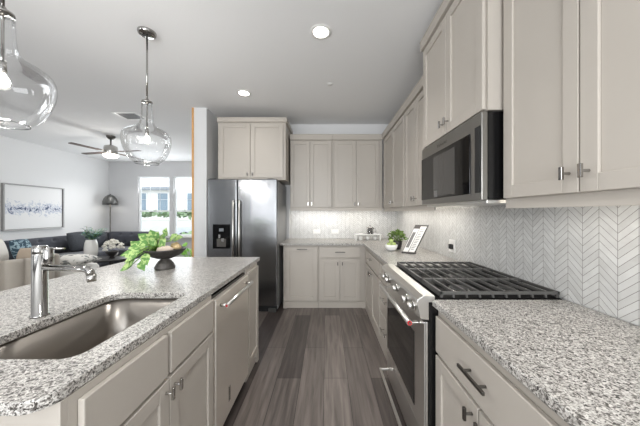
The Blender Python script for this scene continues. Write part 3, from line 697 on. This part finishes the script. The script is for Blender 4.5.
# ---------------------------------------------------------------- floor lamp
t = thing('floor_lamp', 'slim floor lamp with a grey dome shade in the far living corner', 'lamp', (-5.92, 6.90, 0))
lx, ly = -5.92, 6.90
MB().lathe([(0, .002), (.15, .002), (.15, .02), (.02, .03), (0, .03)], (lx, ly, 0), 32).build('base', 'blackmatte', t)
MB().tube([(lx, ly, .03), (lx, ly, 1.62)], .012, 12).build('pole', 'darknickel', t)
MB().lathe([(0, 1.86), (.015, 1.855), (.02, 1.83), (.06, 1.825), (.10, 1.79), (.14, 1.73), (.165, 1.65), (.17, 1.56), (.165, 1.56), (.16, 1.64), (.135, 1.72), (.095, 1.78), (.06, 1.815), (0, 1.82)], (lx, ly, 0), 36).build('shade', 'lampshade', t)
MB().lathe([(0, 1.70), (.03, 1.69), (.045, 1.66), (.03, 1.62), (0, 1.615)], (lx, ly, 0), 20).build('bulb', 'bulb', t)

# ---------------------------------------------------------------- sofa
def cushion(mb, a, b, r=.04): return mb.box(a, b)
t = thing('sectional_sofa', 'charcoal grey L-shaped sectional sofa with tufted back along the left wall', 'sofa', (-5.6, 5.8, 0))
MB().box((-6.12, 4.35, .10), (-5.2, 7.02, .30)).build('base', 'sofa', t, bevel=.02)
MB().box((-5.198, 6.15, .10), (-4.68, 7.02, .30)).build('base', 'sofa', t, bevel=.02)
for (a, b) in ((4.37, 5.22), (5.23, 6.08)): MB().box((-5.9, a, .302), (-5.18, b, .45)).build('seat_cushion', 'sofa', t, bevel=.04, seg=4)
MB().box((-5.9, 6.09, .302), (-5.28, 6.78, .45)).build('seat_cushion', 'sofa', t, bevel=.04, seg=4)
MB().box((-5.27, 6.09, .302), (-4.66, 6.78, .45)).build('seat_cushion', 'sofa', t, bevel=.04, seg=4)
def tuft(name, F, u0, u1, z0, z1, th, nu, nz):
    N, K = nu*10, nz*10; vs = []
    for i in range(N+1):
        for k in range(K+1):
            u = i/N; v = k/K; e = min(1, min(u, 1-u)*N/6)**.5*min(1, min(v, 1-v)*K/6)**.5
            dd = 0
            for a in range(nu):
                for b in range(nz):
                    uu, vv = (a+.5+(b % 2)*.5)/(nu), (b+.6)/nz
                    dd += math.exp(-(((u-uu)*(u1-u0))**2+((v-vv)*(z1-z0))**2)/.0011)
            vs.append(F(u0+(u1-u0)*u, th*e-.045*min(dd, 1), z0+(z1-z0)*v))
    fs = [(i*(K+1)+k, (i+1)*(K+1)+k, (i+1)*(K+1)+k+1, i*(K+1)+k+1) for i in range(N) for k in range(K)]
    mb = MB().add(vs, fs, True)
    return mb.build(name, 'sofa', t)
MB().box((-6.12, 4.35, .302), (-5.96, 7.02, .80)).build('backrest', 'sofa', t, bevel=.03, seg=3)
tuft('tufted_pad', lambda u, d, z: (-5.97+d, u, z), 4.37, 6.86, .44, .82, .08, 9, 2)
MB().box((-5.95, 6.87, .302), (-4.68, 7.02, .82)).build('backrest', 'sofa', t, bevel=.03, seg=3)
tuft('tufted_pad', lambda u, d, z: (u, 6.88-d, z), -5.88, -4.70, .44, .83, .08, 4, 2)
for x, y in ((-6.05, 4.42), (-5.27, 4.42), (-5.27, 6.2), (-4.75, 6.2), (-4.75, 6.95), (-6.05, 6.95)): MB().tube([(x, y, .10), (x, y, .002)], [.025, .015], 12).build('leg', 'tablewood', t)

def pillow(name, lab, loc, sx, sz, th, rz, tilt, m, grp=None, roll=0):
    N = 14; vs = []; fs = []
    R = Matrix.Rotation(rz, 3, 'Z') @ Matrix.Rotation(tilt, 3, 'X') @ Matrix.Rotation(roll, 3, 'Y')
    for s in (1, -1):
        for i in range(N+1):
            for k in range(N+1):
                u, v = i/N*2-1, k/N*2-1
                h = ((1-abs(u)**2.6)*(1-abs(v)**2.6))**.55*th/2
                pu = u*(1-.07*(v*v))*sx/2; pv = v*(1-.07*(u*u))*sz/2
                vs.append(R @ Vector((pu, s*h, pv)))
    n1 = (N+1)**2
    for i in range(N):
        for k in range(N):
            q = (i*(N+1)+k, (i+1)*(N+1)+k, (i+1)*(N+1)+k+1, i*(N+1)+k+1); fs += [q, tuple(n1+a for a in q[::-1])]
    mb = MB().add(vs, fs, True); o = mb.build(name, m); o.location = loc
    return tag(o, lab, 'pillow', grp)
P90 = PI/2
pillow('throw_pillow', 'dark charcoal throw pillow in the corner of the sofa', (-5.72, 5.86, .675), .52, .46, .15, P90-.15, -.25, 'charpillow', 'pillows on the sofa')
pillow('throw_pillow', 'blue patterned throw pillow at the near end of the sofa', (-5.66, 4.68, .665), .36, .38, .14, P90+.15, -.28, 'bluepillow', 'pillows on the sofa')
pillow('throw_pillow', 'white throw pillow on the sofa at the left edge of the photo', (-5.62, 4.26, .69), .44, .44, .15, P90+.3, -.25, 'whitefab', 'pillows on the sofa')
pillow('throw_pillow', 'long tan lumbar pillow behind the channel-tufted armchair', (-5.28, 4.55, .58), .56, .26, .14, .1, -.3, 'beigepillow', 'pillows on the sofa')

t = thing('potted_plant', 'small leafy green floor plant by the right-hand living room window', 'plant', (-3.30, 6.0, 0))
MB().lathe([(0, .002), (.10, .002), (.13, .12), (.14, .26), (.125, .26), (.12, .24), (0, .23)], (-3.30, 6.0, 0), 28).build('pot', 'ceramic', t)
PLANT = t
# coffee table and its things
t = thing('coffee_table', 'black oval coffee table in front of the charcoal sofa', 'table', (-4.6, 5.10, 0))
tc_ = (-4.57, 5.08, 0)
MB().lathe([(0, .39), (.50, .39), (.515, .40), (.515, .415), (.50, .42), (0, .42)], tc_, 48, sx=1.02, sy=.62).build('tabletop', 'tablewood', t)
MB().lathe([(0, .15), (.40, .15), (.40, .17), (0, .17)], tc_, 40, sx=1.0, sy=.6).build('shelf', 'tablewood', t)
for a in (35, 145, 215, 325):
    x = -4.57+.42*math.cos(math.radians(a)); y = 5.08+.24*math.sin(math.radians(a)); MB().box((x-.02, y-.02, .002), (x+.02, y+.02, .389)).build('leg', 'tablewood', t)
def leafmesh(mb, base, d, up, L, W, fold=.25, droop=.3, heart=True):
    d = d.normalized(); side = d.cross(up).normalized(); n = side.cross(d).normalized(); K = 6
    prof = [.0, .62, 1.0, .92, .66, .32, 0] if heart else [.0, .6, .95, 1.0, .8, .45, 0]
    vs = []; 
    for i in range(K+1):
        tt = i/K; c = base+d*L*tt-Vector((0, 0, 1))*droop*L*tt*tt; w_ = prof[i]*W/2
        lift = n*fold*w_
        back = -d*L*(.10 if heart and i == 1 else 0)
        vs += [c, c+side*w_+lift+back, c-side*w_+lift+back]
    fs = []
    for i in range(K):
        a, b = 3*i, 3*i+3
        fs += [(a, b, b+1, a+1), (a, a+2, b+2, b)]
    mb.add(vs, fs, True)
def rnd(a, b): return random.uniform(a, b)
mb = MB()
for i in range(26):
    a = rnd(0, 2*PI); d = Vector((math.cos(a), math.sin(a), rnd(.5, 1.6))); p = Vector((-3.30, 6.0, .25))+d.normalized()*rnd(.1, .36)
    mb.tube([(-3.30, 6.0, .24), p], .004, 6); leafmesh(mb, p, d, Vector((rnd(-.3, .3), -1, 1)), rnd(.13, .2), rnd(.08, .12), .2, .3)
mb.build('foliage', 'pothos', PLANT)
# white vase with eucalyptus
vx, vy = -4.82, 5.16
t = thing('vase', 'tall white textured ceramic vase on the coffee table', 'vase', (vx, vy, .421))
MB().lathe([(0, .421), (.08, .421), (.095, .45), (.112, .55), (.11, .64), (.10, .73), (.085, .775), (.08, .79), (.07, .79), (.07, .76), (0, .74)], (vx, vy, 0), 32).build('body', 'ceramic', t)
t = thing('eucalyptus_stems', 'blue-green eucalyptus foliage standing in the white vase', 'plant', (vx, vy, .75))
mb = MB(); st = MB()
for i in range(20):
    a = rnd(0, 2*PI); d = Vector((math.cos(a)*rnd(.3, 1.2), math.sin(a)*rnd(.2, .8), 1)).normalized(); L = rnd(.20, .32)
    b0 = Vector((vx, vy, .76)); e = b0+d*L; e.x += .03; st.tube([b0, (b0+e)/2+Vector((0, 0, .01)), e], .003, 6)
    for k in range(10):
        f = .3+.7*k/9; p = b0.lerp(e, f); aa = rnd(0, 2*PI); leafmesh(mb, p, Vector((math.cos(aa), math.sin(aa), rnd(-.1, .5))), Vector((0, 0, 1)), rnd(.06, .09), rnd(.045, .07), .1, .2, False)
mb.build('leaves', 'euc', t); st.build('stem', 'pothos2', t)
# white coral flowers
t = thing('dried_flowers', 'white fluffy dried hydrangea bunch in a low pot behind the black bowl', 'flowers', (-4.54, 5.36, .421))
MB().lathe([(0, .4215), (.07, .4215), (.09, .47), (.085, .52), (.075, .52), (.075, .5), (0, .49)], (-4.54, 5.36, 0), 24).build('pot', 'ceramic', t)
mb = MB()
for i in range(60):
    a = rnd(0, 2*PI); ph = rnd(0, PI*.6); r = .165*rnd(.7, 1); p = Vector((-4.54+r*math.sin(ph)*math.cos(a)*1.15, 5.36+r*math.sin(ph)*math.sin(a), .60+r*math.cos(ph)))
    mb.lathe([(0, -.026), (.02, -.016), (.028, 0), (.02, .018), (0, .026)], p, 8)
mb.build('blooms', mat('offwhite_bloom', (222, 218, 208), .95, bump=(60, .8), noise=(30, .15)), t)
o = MB().box((-4.78, 4.86, .4215), (-4.47, 5.02, .437)).build('coffee_table_book', 'paper', bevel=.002); tag(o, 'pale book lying flat on the coffee table', 'book')
t = thing('decor_bowl', 'small black footed bowl on the coffee table', 'bowl', (-4.36, 5.12, .421))
MB().lathe([(0, .4215), (.05, .4215), (.03, .45), (.06, .48), (.105, .545), (.11, .56), (.10, .56), (.06, .50), (0, .485)], (-4.36, 5.12, 0), 28).build('body', 'stoneblack', t)

# armchair with channel back
def channel_chair(lab, x, y, rz):
    t = thing('armchair', lab, 'armchair', (x, y, 0)); t0 = (x, y)
    def shell(r0, r1, a0, a1, z0, z1, nch, name):
        N = nch*8; vs = []
        for i in range(N+1):
            a = a0+(a1-a0)*i/N; bump_ = abs(math.sin(PI*i/8))**.5*.06-.04
            e = [(r0, z0), (r1+bump_, z0), (r1+bump_, (z0+z1)/2), (r1+bump_, z1-.04), (r1+bump_-.02, z1-.01), ((r0+r1)/2, z1), (r0, z1-.03)]
            for r, z in e: vs.append((x+r*math.cos(a), y+r*math.sin(a), z))
        K = 7; fs = [(i*K+k, (i+1)*K+k, (i+1)*K+(k+1) % K, i*K+(k+1) % K) for i in range(N) for k in range(K)]
        fs += [tuple(range(K)), tuple(N*K+k for k in range(K))[::-1]]
        MB().add(vs, fs, True).build(name, 'beige', t)
    shell(.33, .43, rz-2.0, rz+2.0, .10, .725, 9, 'backrest')
    MB().lathe([(0, .12), (.32, .12), (.325, .2), (.325, .40), (.31, .44), (0, .45)], (x, y, 0), 32).build('seat', 'beige', t)
    for a in (45, 135, 225, 315):
        aa = math.radians(a); MB().tube([(x+.3*math.cos(aa), y+.3*math.sin(aa), .12), (x+.32*math.cos(aa), y+.32*math.sin(aa), .002)], [.022, .014], 10).build('leg', 'tablewood', t)
    return t
channel_chair('beige channel-tufted barrel armchair beyond the island at the left edge', -4.40, 3.55, -PI/2+.45)
# ottoman with throw
t = thing('ottoman', 'off-white channel-tufted ottoman beside the beige armchair', 'ottoman', (-4.30, 4.25, 0))
N = 96; vs = []
for zz, rr_ in ((.06, .30), (.10, .33), (.40, .33), (.44, .30)):
    for i in range(N):
        a = 2*PI*i/N; b_ = abs(math.sin(8*a))**.6*.02; vs.append((-4.30+(rr_+b_)*math.cos(a), 4.25+(rr_+b_)*math.sin(a), zz))
fs = [(j*N+i, j*N+(i+1) % N, (j+1)*N+(i+1) % N, (j+1)*N+i) for j in range(3) for i in range(N)]+[tuple(range(N))[::-1], tuple(3*N+i for i in range(N))]
MB().add(vs, fs, True).build('cushion', 'whitefab', t)
MB().lathe([(0, .002), (.25, .002), (.25, .058), (0, .058)], (-4.30, 4.25, 0), 32).build('base', 'tablewood', t)
pillow('throw_pillow', 'grey and white patterned pillow resting on the off-white ottoman', (-4.26, 4.22, .55), .62, .46, .19, .2, P90-.06, 'throw')

# ---------------------------------------------------------------- bowl of greens on the island
bx, by = -1.222, 1.907
t = thing('pedestal_bowl', 'dark carved stone pedestal bowl on the far end of the island', 'bowl', (bx, by, .915))
MB().lathe([(0, .9155), (.066, .9155), (.068, .93), (.056, .955), (.046, .972), (.030, .985), (.026, .996)], (bx, by, 0), 32).build('foot', 'stonebase', t)
MB().lathe([(0, .992), (.05, .994), (.09, 1.010), (.118, 1.030), (.138, 1.056), (.143, 1.066), (.136, 1.066), (.112, 1.042), (.09, 1.026), (.05, 1.010), (0, 1.006)], (bx, by, 0), 40).build('bowl', 'stoneblack', t)
def rock(name, lab, loc, s, m):
    mb = MB(); N = 10; prof = [(math.sin(PI*i/8), -math.cos(PI*i/8)) for i in range(9)]; prof[0] = (0, -1); prof[8] = (0, 1)
    mb.lathe(prof, (0, 0, 0), N)
    mb.v = [(p[0]*s[0]*(1+.12*math.sin(5*p[1]+p[2]*4)), p[1]*s[1]*(1+.1*math.sin(6*p[0])), p[2]*s[2]*(1+.12*math.sin(4*p[0]+3*p[1]))) for p in mb.v]
    o = mb.build(name, m); o.location = loc; return tag(o, lab, 'rock', 'decorative rocks in the pedestal bowl')
rock('decor_rock', 'pale pinkish flat rock in the middle of the pedestal bowl', (bx+.02, by-.03, 1.062), (.060, .042, .028), 'rock')
rock('decor_rock', 'tan rock at the right side of the pedestal bowl', (bx+.092, by-.0, 1.078), (.030, .030, .022), 'tanrock')
rock('decor_rock', 'small tan rock behind the pale one in the bowl', (bx+.05, by+.05, 1.082), (.034, .032, .026), 'tanrock')
t = thing('pothos_plant', 'bright green trailing pothos spilling over the left rim of the bowl', 'plant', (bx-.06, by, 1.03))
mb = MB(); st = MB(); sm2 = MB()
def P(px, py, y): return Vector(((px-326.5)*y/252, y, 1.335-(py-213)*y/252))
c0 = Vector((bx-.06, by, 1.05))
# tips of the leaves, from near the soil to the trailing end
for (px, py, y, dpx, dpy, L, W) in [
    (146, 244, 2.10, 2, -9, .12, .085), (158, 243, 2.12, 5, -10, .13, .09), (166, 241, 2.12, 7, -6, .13, .085), (170, 240, 2.16, 8, -3, .12, .08), (162, 236, 2.18, 2, -9, .10, .08),
    (152, 240, 2.05, -3, -9, .12, .09), (144, 240, 2.12, -8, -7, .11, .08), (150, 246, 2.02, 0, -8, .11, .085), (155, 246, 2.03, 6, -5, .11, .08),
    (143, 246, 2.03, -8, -4, .11, .085), (139, 247, 2.05, -10, 0, .12, .09), (136, 252, 2.0, -9, 3, .12, .095), (134, 254, 1.98, -9, 6, .12, .09),
    (131, 258, 1.97, -6, 8, .115, .085), (141, 254, 2.0, 3, 7, .10, .08), (129, 264, 1.97, -9, 5, .11, .075), (136, 262, 1.98, 5, 6, .09, .07),
    (140, 249, 2.2, -7, -5, .10, .08), (148, 244, 2.22, -3, -9, .11, .085), (160, 246, 2.0, 3, -7, .09, .07), (153, 240, 2.2, 3, -9, .11, .08),
    (130, 253, 2.03, -8, 1, .11, .08), (134, 247, 2.1, -6, -7, .09, .07)]:
    px += 4; y -= .215; L *= .8; W *= .8
    b_ = P(px, py, y); e = P(px+dpx, py+dpy, y); d = (e-b_).normalized()+Vector((0, -.25, .05))
    up = Vector((rnd(-.3, .3), -1.1, 1.0)); leafmesh(mb, b_, d, up, L, W, .28, .12)
    mid = (c0+b_)/2+Vector((0, 0, .03)); st.tube([c0, mid, b_], .0028, 6)
mb.build('leaves', 'leafvar', t); st.build('stem', 'pothos2', t)

# ---------------------------------------------------------------- things on the far counters
# herb pot
t = thing('potted_herb', 'bushy green herb in a dark pot beside the cookbook', 'plant', (.825, 2.93, .915))
MB().lathe([(0, .9155), (.035, .9155), (.045, .95), (.055, 1.01), (.05, 1.01), (.05, 1.0), (0, .998)], (.825, 2.93, 0), 24).build('pot', 'stoneblack', t)
mb = MB()
for i in range(260):
    a = rnd(0, 2*PI); ph = rnd(0, PI*.62); r = .10*rnd(.4, 1); d = Vector((math.sin(ph)*math.cos(a), math.sin(ph)*math.sin(a), math.cos(ph)*.8+.05))
    leafmesh(mb, Vector((.825, 2.93, 1.045))+d*r, d+Vector((rnd(-.6, .6), rnd(-.6, .6), rnd(-.3, .6))), Vector((rnd(-1, 1), rnd(-1, 0), 1)), rnd(.025, .04), rnd(.018, .028), .2, .2, False)
for i in range(10):
    a = rnd(0, 2*PI); mb.tube([(.825, 2.93, 1.0), (.825+.06*math.cos(a), 2.93+.06*math.sin(a), 1.09)], .002, 5)
mb.build('foliage', 'herb', t)
# apple bowl
ax_, ay_ = .718, 2.80
t = thing('fruit_bowl', 'round white bowl of green apples in front of the herb pot', 'bowl', (ax_, ay_, .915))
MB().lathe([(0, .9155), (.03, .9155), (.055, .93), (.068, .96), (.070, .985), (.064, .985), (.06, .96), (.045, .935), (0, .925)], (ax_, ay_, 0), 32).build('bowl', 'wceramic', t)
for k, (dx, dy, dz, lab) in enumerate(((-.027, -.015, .988, 'green apple at the left of the white bowl'), (.025, -.018, .990, 'green apple at the right front of the white bowl'), (.002, .026, .992, 'green apple at the back of the white bowl'), (0, 0, 1.022, 'green apple on top of the pile in the white bowl'))):
    o = MB().lathe([(0, -.020), (.010, -.024), (.022, -.014), (.026, .002), (.020, .018), (.008, .022), (0, .016)], (0, 0, 0), 16).build('green_apple', 'apple'); o.location = (ax_+dx, ay_+dy, dz); tag(o, lab, 'fruit', 'green apples in the white bowl')
    MB().tube([(0, 0, .016), (.002, 0, .028)], .0014, 5).build('stalk', 'soil', None).parent = o
# cookbook on stand
def quad3(mb, o, ux, uz, w_, h_, th):
    n = ux.cross(uz).normalized(); p = [o, o+ux*w_, o+ux*w_+uz*h_, o+uz*h_]; q = [a+n*th for a in p]
    mb.add(p+q, [(0, 1, 2, 3), (7, 6, 5, 4), (0, 4, 5, 1), (1, 5, 6, 2), (2, 6, 7, 3), (3, 7, 4, 0)])
    return mb
ang = math.radians(-33); ux = Vector((math.cos(ang), math.sin(ang), 0)); nrm = Vector((-ux.y, ux.x, 0)); uz = (Vector((0, 0, 1))*math.cos(.50)+(ux*.34+nrm*.34)).normalized()
o0 = Vector((.80, 2.66, .93))
st_ = thing('book_stand', 'slanted dark-edged cookbook stand on the counter beyond the range', 'stand', (.85, 2.66, .915))
W_ = .135
mb = MB(); quad3(mb, o0+nrm*.012, ux, uz, W_, .315, .008); mb.build('back_board', 'darkbook', st_)
mb = MB(); quad3(mb, Vector((o0.x, o0.y, .916))-nrm*.03, ux, nrm, W_, .06, .012); mb.build('ledge', 'darkbook', st_)
bk = thing('cookbook', 'open cookbook with printed pages leaning on the dark-edged stand', 'book', tuple(o0))
mb = MB(); quad3(mb, o0+ux*.007, ux, uz, .052, .27, .006); p1 = mb.build('page', 'paper', bk)
mb = MB(); quad3(mb, o0+ux*.066, ux, uz, .058, .298, .006); pg = mb.build('page', 'paper', bk)
mb = MB()
for k in range(13): quad3(mb, o0+ux*.074-nrm*.0064+uz*(.03+k*.019), ux, uz, rnd(.03, .042), .007, .0008)
mb.build('print', 'ink', pg)
mb = MB(); quad3(mb, o0+ux*.014-nrm*.0064+uz*.05, ux, uz, .032, .18, .0008); mb.build('picture', 'ink', p1)
# french press and tray
t = thing('serving_riser', 'low white footed serving riser in the back counter corner', 'tray', (.64, 3.94, .915))
MB().box((.43, 3.83, .998), (.84, 4.06, 1.010)).build('top', 'wceramic', t, bevel=.004)
for x in (.45, .82):
    for y in (3.85, 4.04): MB().box((x-.01, y-.01, .916), (x+.01, y+.01, .9979)).build('leg', 'wceramic', t)
cx, cy, cz = .68, 3.94, 1.0105
t = thing('french_press', 'small glass coffee press with dark coffee on the white riser', 'coffee press', (cx, cy, cz))
MB().lathe([(0, cz+.001), (.050, cz+.001), (.052, cz+.006), (.052, cz+.088), (.046, cz+.09), (0, cz+.09)], (cx, cy, 0), 28).build('coffee', mat('dark_coffee', (74, 72, 70), .15, noise=(5, .1)), t)
MB().lathe([(.055, cz+.0005), (.055, cz+.01), (.0535, cz+.012), (.0535, cz+.09), (.055, cz+.092)], (cx, cy, 0), 28).build('frame', 'clearglass', t)
MB().lathe([(.055, cz+.093), (.055, cz+.10), (.03, cz+.108), (0, cz+.109)], (cx, cy, 0), 28).build('lid', 'chrome', t)
MB().tube([(cx, cy, cz+.108), (cx, cy, cz+.122)], .003, 8).lathe([(0, cz+.12), (.009, cz+.124), (.009, cz+.131), (0, cz+.136)], (cx, cy, 0), 14).build('plunger', 'chrome', t)
MB().tube([(cx+.05, cy, cz+.085), (cx+.085, cy, cz+.08), (cx+.09, cy, cz+.045), (cx+.08, cy, cz+.02), (cx+.05, cy, cz+.015)], .006, 10).build('handle', 'chrome', t)
for (x, lab) in ((.53, 'small white cup under the white riser, left one'), (.64, 'small white cup under the white riser, middle one'), (.75, 'small white cup under the white riser, right one')):
    o = MB().lathe([(0, .9158), (.025, .9158), (.031, .975), (.0295, .975), (.024, .919), (0, .918)], (0, 0, 0), 20).build('small_cup', 'wceramic'); o.location = (x, 3.90, 0); tag(o, lab, 'cup', 'cups under the riser')
# outlets
t = thing('wall_outlet', 'white wall outlet with a black plug on the right backsplash', 'outlet', (1.158, 2.33, 1.03))
pt = MB().box((1.1545, 2.265, .975), (1.1598, 2.375, 1.09)).build('plate', 'plastic', t, bevel=.002)
MB().box((1.125, 2.29, 1.005), (1.1542, 2.33, 1.05)).build('plug', 'blackmatte', t, bevel=.006)
for (x, lab) in ((-.16, 'horizontal white outlet plate on the back backsplash, the left one'), (.14, 'horizontal white outlet plate on the back backsplash, the right one')):
    t = thing('wall_outlet', lab, 'outlet', (x, 4.158, 1.03), 'back wall outlets')
    pt = MB().box((x-.06, 4.1545, .995), (x+.06, 4.1598, 1.065)).build('plate', 'plastic', t, bevel=.002)
    for dx in (-.025, .025): MB().box((x+dx-.014, 4.153, 1.012), (x+dx+.014, 4.1543, 1.048)).build('socket', 'wceramic', t)

# ---------------------------------------------------------------- outdoors
g_ = MB().box((-40, 7.4, -.6), (30, 60, -.4)).build('ground', mat('pavement', (190, 188, 182), .9, noise=(2, .1))); g_['kind'] = 'structure'
t = thing('apartment_building', 'pale stucco apartment building seen through the living room windows', 'building', (-12, 24, -.4))
MB().box((-34, 24, -.4), (-8.2, 34, 4.2)).build('wall', mat('pale_stucco', (240, 238, 234), .9, noise=(4, .05)), t)
MB().box((-34, 25.5, 4.2), (-13.6, 34, 8)).build('upper_wall', mat('grey_siding', (226, 226, 228), .9, noise=(4, .05)), t)
MB().box((-8.1, 26, -.4), (2, 34, 10)).build('stair_tower', mat('tan_brick', (208, 200, 188), .9, noise=(14, .12)), t)
glm = mat('far_window_glass', (128, 146, 160), .1, noise=(2, .1))
for (x, z, w_, h_, y) in [(-17.7, 1.3, .55, 1.9, 24), (-16.0, 1.3, .9, 1.9, 24), (-13.2, 1.3, .9, 1.9, 24), (-10.2, 1.3, .9, 1.9, 24), (-17.6, 4.9, .7, 1.4, 25.5), (-16.2, 4.9, .7, 1.4, 25.5), (-7.4, 1.0, 1, 1.9, 26), (-5.4, 1.0, 1, 1.9, 26), (-7.4, 4.2, 1, 1.9, 26), (-5.4, 4.2, 1, 1.9, 26)]:
    f = MB().box((x-.1, y-.06, z-.1), (x+w_+.1, y-.001, z+h_+.1)).build('window', 'trim', t); MB().box((x, y-.08, z), (x+w_, y-.061, z+h_)).build('pane', glm, f)
for z in (3.5, ): MB().box((-34, 23.4, z), (-14.8, 23.999, z+.25)).build('awning', mat('slate_awning', (150, 156, 164), .8, noise=(4, .1)), t)
def hedge(name, lab, x0, x1, y, h, n, zb=0):
    mb = MB()
    for i in range(n):
        p = Vector((rnd(x0, x1), y+rnd(-.4, .4), -.38+rnd(0, h)+zb)); leafmesh(mb, p, Vector((rnd(-1, 1), rnd(-1, 1), rnd(-.2, 1))), Vector((rnd(-1, 1), rnd(-1, 1), 1)), .32, .22, .2, .2, False)
    o = mb.build(name, mat('hedge_leaf', (150, 172, 136), .7, noise=(1, .3))); return tag(o, lab, 'hedge')
hedge('clipped_hedge', 'low green hedge outside across the street, left window', -17.6, -8.8, 19.5, .35, 900, 1.42)
tag(MB().box((-18.5, 19.1, -.4), (-8.6, 19.9, .79)).build('garden_planter', mat('pale_planter', (214, 212, 206), .9, noise=(3, .05)), bevel=.02), 'pale low planter wall under the green hedge outside', 'planter')
hedge('clipped_hedge', 'small green shrub outside the right-hand window', -6.7, -5.6, 12, .7, 200)
# car
t = thing('parked_car', 'light car parked outside the right-hand living room window', 'car', (-6.3, 15.0, -.4))
body = [(-9.2, .25), (-9.2, .75), (-8.9, .95), (-8.0, 1.02), (-7.3, 1.5), (-5.6, 1.52), (-4.9, 1.05), (-4.5, .95), (-4.45, .3)]
MB().prism([(x+.3, z-.4) for x, z in body], 1, 14.2, 15.9).build('body', mat('silver_car_paint', (196, 200, 206), .3, .3, noise=(2, .02)), t, bevel=.06)
MB().prism([(x+.3, z-.4) for x, z in [(-7.85, 1.05), (-7.2, 1.44), (-6.5, 1.46), (-6.5, 1.05)]], 1, 14.18, 14.198).build('window', glm, t)
MB().prism([(x+.3, z-.4) for x, z in [(-6.4, 1.05), (-6.4, 1.46), (-5.65, 1.46), (-5.1, 1.05)]], 1, 14.18, 14.198).build('window', glm, t)
for x in (-8.0, -5.1): MB().tube([(x, 14.12, -.06), (x, 14.36, -.06)], .33, 24).build('wheel', 'blackmatte', t)
